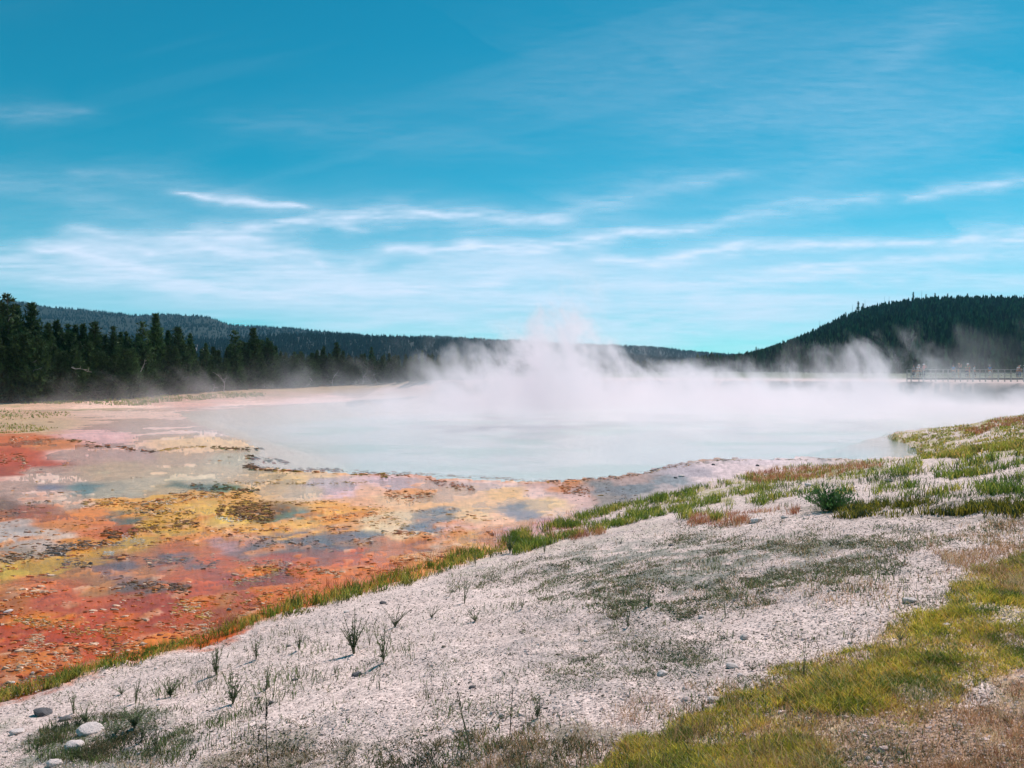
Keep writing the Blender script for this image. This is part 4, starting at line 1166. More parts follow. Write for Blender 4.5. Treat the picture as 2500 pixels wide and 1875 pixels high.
# ------------------------------------------------------------------ gravel
BANKPOLY = [(-150, 1740), (250, 1635), (500, 1580), (700, 1510), (1000, 1425), (1300, 1345), (1550, 1285), (1900, 1200), (2600, 1110), (2650, 1990), (-150, 1990)]
px, py = pts_in(BANKPOLY, 80000)
x, y = land(px, py)
sz = np.abs(RNG.normal(0, .0020, len(x))) + .0014 + .00045 * y
big = RNG.random(len(x)) < .004; sz[big] *= RNG.uniform(2, 2.8, big.sum())
g = lin((220, 198, 188)) * RNG.uniform(.75, 1.12, len(x))[:, None]
dk = (RNG.random(len(x)) < .2 + .2 * sstep(.5, .7, fbm(x, y, 777, 3))) & ~big
g[dk] = lin((124, 114, 98)) * RNG.uniform(.35, 1.3, dk.sum())[:, None]
chips('gravel', x, y, sz, g, m_pebble, .5, 0, 'pale pinkish gravel covering the near bank')

# ------------------------------------------------------------------ grass
m_grass = simple_mat('grass', (0, 0, 0), .6, .2, 5, attr=True, spec=.3, translucent=.3)
def blades(name, x, y, h, w, cols, label, lean=.5, fall=.0, segs=2):
    n = len(x); z = rough_z(x, y) - .01
    a = RNG.uniform(0, 2 * PI, n); ln = np.abs(RNG.normal(lean, .3, n)) * h
    dx, dy = np.cos(a) * ln, np.sin(a) * ln
    b = RNG.uniform(0, 2 * PI, n); wx, wy = np.cos(b) * w, np.sin(b) * w * .6
    hz = h * (1 - fall * RNG.random(n))
    V = np.zeros((n, 5, 3))
    V[:, 0] = np.stack([x - wx, y - wy, z], 1); V[:, 1] = np.stack([x + wx, y + wy, z], 1)
    V[:, 2] = np.stack([x + dx * .4 + wx * .8, y + dy * .4 + wy * .8, z + hz * .6], 1); V[:, 3] = np.stack([x + dx * .4 - wx * .8, y + dy * .4 - wy * .8, z + hz * .6], 1)
    V[:, 4] = np.stack([x + dx, y + dy, z + hz], 1)
    i = np.arange(n)[:, None] * 5
    Q = i + np.array([[0, 1, 2, 3]]); T = i + np.array([[3, 2, 4]])
    pal = np.stack([lin(c) for c in cols])
    ci = np.clip((fbm(x * 3, y * 3, 601, 2) * 1.6 - .3 + RNG.normal(0, .2, n)) * len(cols), 0, len(cols) - 1).astype(int)
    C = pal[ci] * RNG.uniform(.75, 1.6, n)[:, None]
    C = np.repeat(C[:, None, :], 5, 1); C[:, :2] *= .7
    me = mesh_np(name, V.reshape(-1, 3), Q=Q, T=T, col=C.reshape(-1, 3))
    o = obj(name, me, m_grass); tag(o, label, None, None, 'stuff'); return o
def region(poly, n, scale=1.2, thr=.45, seed=610, soft=.12):
    hgt_ = max(q[1] for q in poly) - min(q[1] for q in poly)
    px, py = pts_in(poly, int(n * 2.6), (.10 if len(poly) == 28 else (.45 if poly is globals().get('GOLD') else min(1.0, hgt_ / 260))))
    x, y = land(px, py)
    f = fbm(x * scale, y * scale, seed, 3)
    k = RNG.random(len(x)) < sstep(thr - soft, thr + soft, f) * (.25 + .75 * sstep(.38, .58, fbm(x * 7, y * 5, seed + 9, 2)))
    return x[k][:n], y[k][:n]
def multi(name, regs, cols, label, lean=.5, fall=0.0):
    X, Y, H, W = [], [], [], []
    for poly, n, h0, h1, w, thr in regs:
        x, y = region(poly, n, RNG.uniform(1.2, 2.2), thr, int(RNG.integers(600, 900)))
        X.append(x); Y.append(y); H.append(RNG.uniform(h0, h1, len(x)) * (.6 + .8 * fbm(x * 1.5, y * 1.5, 620, 2))); W.append(np.full(len(x), w) * (1 + .02 * y))
    return blades(name, np.concatenate(X), np.concatenate(Y), np.concatenate(H), np.concatenate(W), cols, label, lean, fall)
STRIP_T = [(-60, 1712), (0, 1692), (250, 1612), (500, 1548), (700, 1472), (1000, 1392), (1250, 1308), (1400, 1262), (1600, 1212), (1800, 1162), (1950, 1132), (2100, 1122), (2250, 1116)]
def band(dy0, dy1, x0, x1):
    T = [(x, float(np.interp(x, [q[0] for q in STRIP_T], [q[1] for q in STRIP_T]))) for x in np.linspace(x0, x1, 14)]
    return [(x, y + dy0) for x, y in T] + [(x, y + dy1) for x, y in T[::-1]]
multi('shore_grass', [(band(4, 28, -60, 700), 8000, .06, .16, .004, .36), (band(4, 34, 650, 1300), 6500, .08, .22, .005, .42), (band(0, 52, 1250, 1700), 8500, .08, .22, .006, .42), (band(2, 46, 1650, 2250), 4500, .08, .2, .006, .5),
   ([(1650, 1245), (1900, 1180), (2000, 1195), (1850, 1240), (1700, 1275)], 3500, .1, .26, .006, .5), ([(1860, 1205), (2500, 1165), (2600, 1185), (2500, 1215), (2100, 1215)], 2600, .08, .24, .006, .6), ([(2250, 1150), (2420, 1110), (2600, 1110), (2600, 1160), (2300, 1170)], 2200, .1, .22, .007, .55)],
   [(90, 116, 46), (124, 142, 54), (160, 166, 66), (84, 106, 52), (188, 176, 84)], 'green grass tufts lining the foot of the bank along the mats')
multi('shore_grass', [([(1980, 1250), (2100, 1232), (2300, 1228), (2600, 1232), (2600, 1272), (2300, 1262), (2050, 1266)], 4500, .05, .16, .006, .47), (band(22, 40, 300, 1350), 7000, .05, .12, .005, .45)],
   [(70, 80, 36), (120, 118, 40), (160, 146, 50), (60, 72, 40)], 'yellow-green short grass along the top of the shore strip and the dark band at right')
multi('meadow_grass', [([(2165, 1064), (2300, 1042), (2500, 1016), (2620, 1004), (2620, 1080), (2400, 1096), (2290, 1118), (2240, 1104)], 9000, .06, .16, .010, .46), ([(2250, 1118), (2420, 1086), (2600, 1066), (2600, 1100), (2380, 1120)], 4500, .08, .2, .009, .45)],
   [(120, 134, 48), (166, 168, 64), (190, 176, 76), (204, 168, 96), (104, 112, 50)], 'yellow-green turf on the low grassy point beyond the little bay')
multi('red_grass', [([(1690, 1292), (1700, 1264), (1860, 1246), (1960, 1238), (1940, 1262), (1800, 1288)], 1800, .06, .16, .003, .45), ([(1330, 1322), (1350, 1302), (1460, 1288), (1480, 1300), (1400, 1322)], 1200, .06, .16, .003, .4), (band(-14, 8, 500, 1400), 3800, .10, .24, .0022, .45),
   ([(2320, 1050), (2500, 1022), (2620, 1010), (2620, 1028), (2500, 1040), (2380, 1058)], 2200, .08, .2, .009, .35), ([(1800, 1160), (1960, 1138), (2200, 1130), (2100, 1150), (1850, 1185)], 2600, .1, .22, .005, .4)],
   [(176, 112, 84), (190, 134, 92), (200, 160, 112), (160, 92, 72)], 'reddish dry grass plumes beside the green shore grass')
GOLD = [(1400, 1900), (1540, 1830), (1690, 1760), (1840, 1670), (1990, 1610), (2140, 1560), (2290, 1470), (2370, 1400), (2560, 1340), (2660, 1340), (2660, 1560), (2400, 1680), (2260, 1780), (2100, 1860), (2000, 1990), (1430, 1990)]
multi('turf', [(GOLD, 95000, .018, .05, .0026, .40), ([(1900, 1720), (2200, 1560), (2400, 1400), (2560, 1340), (2560, 1500), (2300, 1640), (2150, 1760)], 14000, .03, .08, .003, .48)],
   [(92, 108, 42), (130, 138, 48), (184, 176, 60), (226, 202, 84), (212, 176, 96), (108, 124, 48)], 'golden green low turf crossing the lower right foreground', .8)
multi('turf', [([(300, 1900), (520, 1842), (900, 1822), (1250, 1800), (1600, 1850), (1600, 1990), (300, 1990)], 12000, .015, .045, .003, .5), ([(40, 1830), (180, 1750), (400, 1760), (460, 1830), (300, 1880)], 5000, .02, .06, .0035, .5)],
   [(60, 68, 48), (84, 90, 60), (124, 110, 76), (70, 80, 44)], 'dull green low turf along the bottom edge at left', .9)
multi('dry_grass', [(GOLD, 8000, .03, .11, .0012, .4), ([(1050, 1900), (1500, 1740), (1900, 1640), (2300, 1480), (2560, 1300), (2600, 1990), (1050, 1990)], 8500, .05, .14, .0012, .45), ([(2050, 1950), (2300, 1760), (2600, 1560), (2600, 1990)], 9000, .02, .07, .0016, .4), ([(1100, 1300), (2500, 1290), (2500, 1500), (1500, 1500)], 3500, .04, .12, .002, .5), ([(2250, 1290), (2560, 1270), (2560, 1460), (2400, 1440)], 3000, .05, .14, .002, .45), ([(300, 1860), (1300, 1800), (1300, 1990), (300, 1990)], 3000, .03, .1, .0012, .5)],
   [(176, 136, 98), (204, 168, 122), (160, 114, 84), (216, 188, 144)], 'thin tan dry grass stems scattered over the near bank', .6, .3)
multi('ground_cover', [([(1120, 1420), (1350, 1350), (1500, 1330), (1760, 1312), (2150, 1320), (2240, 1390), (1900, 1440), (1700, 1520), (1400, 1500), (1150, 1460)], 26000, .012, .05, .006, .48), ([(1250, 1560), (1500, 1480), (1800, 1540), (1950, 1660), (1700, 1740), (1350, 1720)], 11000, .01, .035, .004, .52),
   (BANKPOLY, 75000, .008, .03, .0035, .43), (BANKPOLY, 14000, .02, .06, .004, .56), ([(1650, 1270), (2560, 1270), (2560, 1340), (1650, 1360)], 6000, .015, .05, .006, .5), ([(100, 1790), (300, 1740), (480, 1780), (450, 1860), (60, 1880)], 5000, .012, .04, .005, .45)],
   [(72, 82, 56), (96, 106, 70), (118, 124, 84), (134, 116, 86), (80, 98, 64)], 'dark moss and tiny weeds speckling the gravel bank', 1.2, .3)

multi('sprigs', [(BANKPOLY, 9000, .03, .09, .003, .57), ([(250, 1640), (700, 1540), (1000, 1520), (1000, 1760), (300, 1800)], 3000, .04, .12, .003, .60), ([(1100, 1400), (1700, 1300), (2500, 1290), (2500, 1400), (1700, 1480), (1150, 1500)], 5000, .03, .09, .003, .56),
   ([(60, 1790), (480, 1740), (480, 1880), (60, 1880)], 1800, .03, .1, .003, .5), ([(1900, 1180), (2560, 1130), (2560, 1230), (1900, 1240)], 3500, .06, .16, .005, .55)],
   [(60, 84, 44), (86, 108, 56), (110, 124, 66), (76, 84, 54)], 'small green sprigs dotted in tufts over the gravel bank', .35)

multi('meadow_grass', [([(-200, 1000), (60, 1000), (170, 1006), (200, 1014), (60, 1022), (-200, 1030)], 900, .06, .18, .02, .5), ([(-200, 1028), (100, 1036), (150, 1046), (60, 1056), (-200, 1060)], 900, .06, .18, .02, .5), ([(60, 984), (400, 968), (640, 958), (640, 968), (300, 990)], 3000, .1, .35, .02, .52)],
   [(110, 130, 50), (140, 150, 66), (170, 156, 90)], 'green grass patches on the pale flat before the pine stand at far left')

# ------------------------------------------------------------------ single weeds one can point at
m_leaf = simple_mat('weed_leaf', (.13, .19, .08), .6, .3, 8, spec=.3, objrand=.35, translucent=.4)
m_leafd = simple_mat('weed_dark', (.045, .045, .03), .7, .3, 8, spec=.2)
m_stem = simple_mat('weed_stem', (.17, .17, .10), .7, .2, 8)
def weed_meshes(seed, stems, spread, leafy, head=False, sc=1.0):
    r = np.random.default_rng(seed); st = MB(); lf = MB(); hd = MB()
    for s_ in range(stems):
        a = r.uniform(0, 6.28); t = spread * r.uniform(.1, 1) if stems > 1 else .04
        H = r.uniform(.55, 1.0) if s_ else 1.0
        dx, dy = math.cos(a) * t, math.sin(a) * t
        P = [(dx * f ** 1.4 * H + r.normal(0, .006), dy * f ** 1.4 * H + r.normal(0, .006), f * H * (.95 if spread < .6 else .8)) for f in np.linspace(0, 1, 6)]
        st.tube(P, [.016 * sc, .014 * sc, .012 * sc, .010 * sc, .008 * sc, .006 * sc], 4)
        if leafy:
            for k in range(leafy):
                f = r.uniform(.12, .98); i = min(int(f * 5), 4); q = f * 5 - i
                p = Vector(P[i]) * (1 - q) + Vector(P[i + 1]) * q
                b = r.uniform(0, 6.28); L = r.uniform(.09, .17) * (1.25 - .6 * f) * sc
                d = Vector((math.cos(b) * .75, math.sin(b) * .75, r.uniform(.3, 1.0))).normalized()
                e = d.cross(Vector((0, 0, 1))).normalized() * L * .17
                lf.add([tuple(p), tuple(p + d * L * .45 + e), tuple(p + d * L + Vector((0, 0, -.15 * L))), tuple(p + d * L * .45 - e)], [(0, 1, 2, 3)])
        if head:
            for k in range(26):
                f = r.uniform(.72, 1.02); p = Vector((dx * f, dy * f, f * .97)); b = r.uniform(0, 6.28); L = .035 * r.uniform(.7, 1.5)
                d = Vector((math.cos(b) * .35, math.sin(b) * .35, 1)).normalized(); e = d.cross(Vector((math.sin(b), 0, .3))).normalized() * L * .3
                hd.add([tuple(p), tuple(p + d * L * .5 + e), tuple(p + d * L * 1.3), tuple(p + d * L * .5 - e)], [(0, 1, 2, 3)])
    return st, lf, hd
WP = {}
for nm, args in {'bushy2': (11, 11, .5, 9), 'upright2': (12, 4, .5, 10), 'rosette2': (13, 12, .9, 5), 'thin2': (14, 4, .5, 5, False, .6), 'fan2': (15, 6, .4, 9), 'spike2': (16, 2, .12, 4, True, .7), 'bushy': (1, 16, .75, 12), 'upright': (2, 5, .3, 14), 'spike': (3, 1, .05, 5, True, .7), 'rosette': (4, 18, 1.3, 6), 'thin': (5, 3, .35, 7, False, .6), 'fan': (6, 9, .55, 14)}.items():
    st, lf, hd = weed_meshes(*args)
    a = st.mesh('stems', True); a.materials.append(m_leafd if nm == 'spike' else m_stem)
    c = lf.mesh('leaves'); c.materials.append(m_leafd if nm == 'spike' else m_leaf)
    h_ = None
    if hd.V: h_ = hd.mesh('seed_head'); h_.materials.append(m_leafd)
    WP[nm] = (a, c, h_)
WEEDS = [(648, 1885, 146, 'spike', 'tallest dark seed spike, rising from the bottom edge left of centre'), (624, 1885, 84, 'spike', 'shorter dark spike just left of the tallest spike at the bottom edge'),
 (1145, 1836, 136, 'spike', 'leaning dark spike in the middle of the near gravel'), (1246, 1806, 118, 'spike', 'straight dark spike right of the leaning spike'), (1290, 1800, 90, 'thin', 'thin brown weed right of the straight dark spike'), (1320, 1785, 70, 'spike', 'small dark spike behind the arching weed'), (1312, 1758, 50, 'fan', 'arching green weed at the foot of the small dark spikes'),
 (1773, 1512, 72, 'spike', 'lone dark stalk standing on pale gravel right of centre'), (410, 1706, 56, 'bushy', 'bushy leafy weed on the white slope, lower left'), (325, 1722, 60, 'upright', 'upright weed left of the bushy weed on the white slope'), (290, 1700, 30, 'rosette', 'low green rosette left of the upright weed'),
 (564, 1724, 80, 'fan', 'tall fan-shaped weed right of the bushy weed on the white slope'), (480, 1700, 40, 'thin', 'thin weed between the bushy weed and the fan-shaped weed'), (647, 1688, 66, 'upright', 'dark upright weed right of the fan-shaped weed'), (622, 1614, 60, 'upright', 'weed close below the grass strip, above the dark upright weed'),
 (727, 1592, 54, 'fan', 'wide weed just below the grass strip, right of its thinner neighbour'), (524, 1652, 66, 'fan', 'leafy weed standing directly below the grass strip at lower left'), (505, 1690, 60, 'thin', 'slender stalk below the leafy weed at the grass strip'), (600, 1760, 40, 'thin', 'sparse short weed below the fan-shaped weed'),
 (173, 1748, 60, 'upright', 'grey-green weed at far left beside the dark gravel lumps'), (202, 1772, 44, 'bushy', 'dark bushy weed behind the flat white rock'), (322, 1784, 66, 'bushy', 'largest weed of the mossy patch at lower left'), (340, 1818, 60, 'upright', 'tall weed in front of the mossy patch at lower left'), (372, 1830, 40, 'fan', 'small weed at the right end of the mossy patch'), (275, 1800, 40, 'rosette', 'low weed touching the flat white rock'), (300, 1752, 50, 'thin', 'thin stalk above the mossy patch'),
 (861, 1600, 100, 'bushy', 'large bushy weed on the white slope left of centre'), (934, 1622, 84, 'upright', 'dark weed with bare lower stem right of the large bushy weed'), (900, 1580, 70, 'thin', 'thin weed behind the large bushy weed'), (963, 1534, 56, 'rosette', 'blue-green spreading weed above the white slope'), (925, 1690, 60, 'thin', 'small weed below the dark bare-stemmed weed'), (815, 1650, 30, 'rosette', 'low weed left and below the large bushy weed'),
 (1000, 1600, 34, 'thin', 'small twiggy weed right of the dark bare-stemmed weed'), (1133, 1476, 60, 'upright', 'upright green weed near the crest, left of the dark litter'), (1053, 1512, 34, 'rosette', 'low spreading weed below the yellow grass end'), (1160, 1520, 36, 'rosette', 'dull low weed below the upright green weed'), (1098, 1458, 44, 'thin', 'thin stalk just above the pale slope crest'), (1274, 1490, 30, 'upright', 'small weed on open gravel left of the scrubby patch'),
 (1415, 1550, 28, 'fan', 'small yellowish weed in the central gravel'), (1534, 1534, 40, 'upright', 'narrow green weed in the central gravel'), (1585, 1486, 56, 'upright', 'taller weed right of the narrow green weed'), (1840, 1640, 26, 'rosette', 'bright green rosette beside the oblong white stone'), (1824, 1684, 26, 'upright', 'small bright tuft below the oblong white stone'), (1718, 1740, 40, 'upright', 'green weed on gravel left of the golden turf'),
 (2019, 1676, 42, 'bushy', 'leafy green weed where gravel meets the golden turf'), (2202, 1568, 34, 'rosette', 'grey-green rosette at the upper edge of the golden turf'), (2084, 1576, 56, 'thin', 'thin dark stalk standing on white gravel above the golden turf'), (1966, 1668, 96, 'thin', 'tall thin stalk left of the leafy green weed'), (1667, 1782, 34, 'fan', 'small weed at the tip of the golden turf'), (2470, 1770, 26, 'rosette', 'small rosette in the dry corner at lower right'), (2160, 1560, 40, 'thin', 'thin stalk on white gravel left of the grey-green rosette'),
 (1345, 1700, 20, 'rosette', 'tiny weed on gravel beneath the lone central litter'), (1700, 1500, 20, 'rosette', 'tiny tuft beside the small white stone, right of centre'), (2440, 1290, 26, 'rosette', 'low weed under the dark grass band at far right'), (1650, 1420, 44, 'spike', 'dark stalk above the scrubby patch'), (1875, 1420, 24, 'rosette', 'low weed right of the scrubby patch'),
 (1330, 1352, 30, 'upright', 'weed on the crest below the reddish plume'), (1245, 1352, 50, 'bushy', 'pale shrubby weed growing out of the grass strip, centre'), (1160, 1382, 34, 'upright', 'twiggy weed at the mat edge left of the shrubby weed')]
for px, py, hp, kind, lab in WEEDS:
    x, y = drop([px], [min(py, 1960)]); x, y = float(x[0]), float(y[0]); z = float(rough_z(np.array([x]), np.array([y]))[0])
    h = hp / F * y * 1.15
    e = empty('weed', (x, y, z - .005), RNG.uniform(0, 6.28), h); tag(e, lab, 'weed', 'weeds on the gravel bank')
    if kind == 'spike' and px == 1145: e.rotation_euler = (0, -.13, 0)
    st, lf, hd = WP[kind + ('2' if int(px) % 2 and (kind + '2') in WP else '')]
    obj('stems', st, None, e); obj('leaves', lf, None, e)
    if hd is not None: obj('seed_head', hd, None, e)
# the one round bush
x, y = drop([2030], [1248]); x, y = float(x[0]), float(y[0]); z = float(rough_z(np.array([x]), np.array([y]))[0])
e = empty('bush', (x, y, z - .02), 0, 1.0); tag(e, 'bright green rounded bush in the middle of the right bank', 'bush')
r = np.random.default_rng(5); lf = MB(); st = MB()
for k in range(60):
    a = r.uniform(0, 6.28); t = r.uniform(.05, .55); H = r.uniform(.25, .5) * (1 - .45 * (t / .55) ** 2)
    st.tube([(0, 0, 0), (math.cos(a) * t * .5, math.sin(a) * t * .5, H * .6), (math.cos(a) * t, math.sin(a) * t, H)], [.006, .005, .003], 4)
    for q in range(26):
        f = r.uniform(.25, 1.05); p = Vector((math.cos(a) * t * f, math.sin(a) * t * f, H * f)) + Vector(r.normal(0, .025, 3))
        d = Vector((r.normal(0, .5), r.normal(0, .5), 1)).normalized(); L = r.uniform(.04, .09); w_ = d.cross(Vector(r.normal(0, 1, 3))).normalized() * L * .16
        g_ = r.uniform(.6, 1.3); lf.add([tuple(p - w_), tuple(p + w_), tuple(p + d * L)], (), [(0, 1, 2)], c=(.09 * g_, .20 * g_, .05 * g_))
o1 = obj('leaves', lf.mesh('leaves'), m_grass, e); o2 = obj('stems', st.mesh('stems'), m_stem, e)

# ------------------------------------------------------------------ stones one can point at
m_rock = simple_mat('pale_stone', (.74, .64, .58), .85, .3, 14, bump=.6, objrand=.12)
m_rockd = simple_mat('dark_stone', (.13, .125, .125), .85, .3, 14, bump=.6, objrand=.3)
def rock_mesh(seed, flat):
    bm = bmesh.new(); bmesh.ops.create_icosphere(bm, subdivisions=3, radius=1)
    r = random.Random(seed); off = Vector((r.uniform(0, 99), r.uniform(0, 99), 0))
    planes = [(Vector((r.gauss(0, 1), r.gauss(0, 1), r.gauss(.2, 1))).normalized(), r.uniform(.62, .88)) for _ in range(9)]
    for v in bm.verts:
        c = v.co.copy()
        for n_, d_ in planes:
            k = c.dot(n_)
            if k > d_: c -= n_ * (k - d_) * .9
        c *= 1 + .12 * mnoise.noise(v.co * 2.2 + off) + .05 * mnoise.noise(v.co * 6 + off)
        v.co = Vector((c.x, c.y * .8, c.z * flat))
    me = bpy.data.meshes.new('rock'); bm.to_mesh(me); bm.free()
    return me
RP = [rock_mesh(i, f) for i, f in enumerate([.45, .6, .8, .5, .7])]
ROCKS = [(213, 1794, 62, 0, 0, 'broad flat white rock in the mossy patch at lower left'), (174, 1832, 46, 1, 0, 'white rock below the broad flat white rock'), (125, 1874, 34, 1, 0, 'white stone cut by the bottom edge at lower left'), (33, 1796, 34, 0, 0, 'flat white stone at the far left edge of the gravel'), (95, 1750, 46, 3, 1, 'dark gravelly lump at the far left, above the white stones'), (150, 1765, 30, 3, 1, 'smaller dark lump right of the gravelly lump'),
 (1820, 1562, 22, 2, 0, 'round white stone with dark underside, alone on gravel right of centre'), (1791, 1634, 28, 1, 0, 'oblong white stone beside the bright green rosette'), (1810, 1655, 16, 2, 0, 'small grey stone under the oblong white stone'), (1618, 1652, 26, 2, 0, 'white stone on gravel left of the oblong one'), (1746, 1716, 30, 1, 0, 'white stone by the green weed near the golden turf'), (1716, 1510, 16, 0, 0, 'small flat white stone by the lone dark stalk'),
 (2226, 1472, 36, 0, 0, 'long white slab of stone high on the right gravel'), (2318, 1530, 18, 0, 0, 'small pale stone at the edge of the right golden turf'), (2458, 1830, 18, 1, 0, 'pale stone in the dry corner at lower right'), (2127, 1860, 16, 1, 0, 'tiny pale stone in the dry ground near the bottom edge'),
 (1849, 1274, 32, 0, 0, 'flat white rock below the reddish grass plume'), (1918, 1266, 20, 0, 0, 'smaller white rock right of the flat one under the plume'), (2050, 1200, 22, 2, 0, 'round grey-white boulder behind the round bush'), (1665, 1164, 16, 0, 0, 'white stone lying on the grey beach by the pool'), (1650, 1168, 10, 3, 1, 'small dark stone left of the white beach stone'), (1850, 1138, 9, 2, 1, 'dark pebble far out on the pink beach'), (1742, 1136, 9, 2, 1, 'dark pebble close to the waterline of the beach'),
 (1978, 1186, 24, 0, 0, 'pale slab among grass left of the round boulder'), (2369, 1148, 30, 0, 0, 'cluster stone at far right below the grassy point'), (2173, 1177, 22, 0, 1, 'dark flat stone right of the round boulder'), (2163, 1250, 10, 1, 0, 'small white stone in the dark grass band'), (1640, 1334, 14, 0, 1, 'dark stone near the crest above the scrubby patch'),
 (658, 1724, 14, 2, 1, 'dark stone on the white slope right of the fan-shaped weed'), (716, 1666, 14, 1, 1, 'flat dark stone on the white slope'), (702, 1582, 12, 1, 1, 'dark stone close below the grass strip'), (555, 1492, 12, 2, 1, 'black round stone standing in the orange mats'), (72, 1648, 9, 2, 0, 'small tan stone in the orange mats near the left edge'), (23, 1674, 12, 1, 0, 'pale stone on the orange mats near the bank foot, left edge'), (14, 1498, 22, 0, 0, 'pale flat stone on the orange mats at the left edge'),
 (1152, 1684, 18, 3, 1, 'dark lump on the open gravel near the centre bottom'), (1386, 1803, 11, 2, 0, 'small white pebble, lower of a pair near bottom centre'), (1397, 1791, 10, 2, 0, 'small white pebble, upper of a pair near bottom centre'), (934, 1476, 16, 1, 1, 'dark stone beneath the golden end of the grass strip'), (845, 1498, 14, 1, 0, 'grey stone at the edge of the grass strip'), (869, 1654, 24, 1, 1, 'dark earthy lump below the large bushy weed'), (1431, 1570, 11, 2, 0, 'little white stone by the yellowish weed'), (217, 1378, 10, 2, 1, 'dark stone on the grey-pink mats beside the yellow stream')]
for px, py, wp, k, dkk, lab in ROCKS:
    x, y = drop([px], [py]); x, y = float(x[0]), float(y[0]); z = float(rough_z(np.array([x]), np.array([y]))[0])
    s_ = wp / F * y / 2 * 1.1
    o = bpy.data.objects.new('stone', RP[k].copy()); COL.objects.link(o); o.data.materials.append(m_rockd if dkk else m_rock)
    o.location = (x, y, z + s_ * .15); o.scale = (s_, s_, s_); o.rotation_euler = (RNG.uniform(-.15, .15), RNG.uniform(-.15, .15), RNG.uniform(-.5, .5))
    tag(o, lab, 'stone')

# ------------------------------------------------------------------ boardwalk on the far rim
m_plank = simple_mat('weathered_planks', (.30, .27, .24), .8, .25, 5, bump=.3)
m_rail = simple_mat('grey_rail', (.42, .40, .37), .7, .2, 5)
m_joist = simple_mat('dark_timber', (.08, .075, .07), .85, .2, 5)
def bw(t):
    a, c = Vector((51.6, 100.5, 3.25)), Vector((84, 93.5, 3.25)); return a.lerp(c, t)
L_ = (bw(1) - bw(0)).length
dirv = (bw(1) - bw(0)).normalized(); nrm = Vector((-dirv.y, dirv.x, 0)); nrm = -nrm if nrm.y > 0 else nrm     # towards the camera
B = empty('boardwalk', tuple(bw(0))); tag(B, 'raised wooden boardwalk with handrail on the far rim at the right', 'boardwalk')
def local(v): return v - bw(0)
m = MB()
nb_ = int(L_ / .2)
for i in range(nb_):
    c0 = local(bw(i / nb_)); c1 = local(bw((i + .93) / nb_)); w2 = nrm * .95
    V = [c0 - w2, c1 - w2, c1 + w2, c0 + w2]
    m.add([tuple(v) for v in V] + [tuple(v + Vector((0, 0, -.05))) for v in V], [(0, 1, 2, 3), (7, 6, 5, 4), (0, 4, 5, 1), (1, 5, 6, 2), (2, 6, 7, 3), (3, 7, 4, 0)])
obj('deck', m.mesh('deck'), m_plank, B)
for sgn, in ((1,), (-1,)):
    w2 = nrm * .9 * sgn
    for zz, hh_, ww_ in ((1.05, .05, .14), (.62, .09, .035), (.25, .09, .035)):
        m = MB(); m.bar(local(bw(0)) + w2 + Vector((0, 0, zz)), local(bw(1)) + w2 + Vector((0, 0, zz)), ww_, hh_)
        obj('handrail' if zz > 1 else 'rail', m.mesh('rail'), m_rail, B)
    m = MB(); m.bar(local(bw(0)) + w2 * 1.02 + Vector((0, 0, -.15)), local(bw(1)) + w2 * 1.02 + Vector((0, 0, -.15)), .06, .18)
    obj('beam', m.mesh('beam'), m_joist, B)
    npost = 24
    for i in range(npost):
        p = local(bw(i / (npost - 1))) + w2 * 1.05
        m = MB(); m.box((p.x - .05, p.y - .05, -.75), (p.x + .05, p.y + .05, 1.02)); obj('post', m.mesh('post'), m_rail if i % 2 else m_plank, B)
        if i < 8 and sgn > 0:
            q = local(bw((i + .55) / (npost - 1))) + w2 * 1.09
            m = MB(); m.bar(p + nrm * .03 + Vector((0, 0, .02)), q + nrm * .03 + Vector((0, 0, .7)), .04, .06); obj('brace', m.mesh('brace'), m_rail, B)

# ------------------------------------------------------------------ people on the boardwalk
def skin_mesh(name, joints, edges, mat, parent, sub=1):
    me = bpy.data.meshes.new(name); me.from_pydata([j[:3] for j in joints], edges, []); me.materials.append(mat)
    o = bpy.data.objects.new(name, me); COL.objects.link(o)
    if parent is not None: o.parent = parent
    md = o.modifiers.new('skin', 'SKIN'); md.use_smooth_shade = True
    for v, j in zip(me.skin_vertices[0].data, joints): v.radius = (j[3], j[3] if len(j) < 5 else j[4])
    me.skin_vertices[0].data[0].use_root = True
    sb = o.modifiers.new('sub', 'SUBSURF'); sb.levels = sub; sb.render_levels = sub
    return o
def mcol(name, c, rough=.8):
    return simple_mat(name, tuple(lin(c)), rough, .12, 12)
m_skin = mcol('skin', (205, 150, 122), .6)
cloth = {k: mcol(k + '_cloth', v) for k, v in dict(white=(228, 226, 224), green=(66, 120, 96), red=(170, 70, 60), navy=(44, 54, 80), black=(38, 38, 40), tan=(190, 160, 120), blue=(86, 130, 170), grey=(130, 130, 132), pink=(214, 150, 150)).items()}
hairm = {k: mcol(k + '_hair', v) for k, v in dict(dark=(46, 36, 30), fair=(190, 160, 110)).items()}
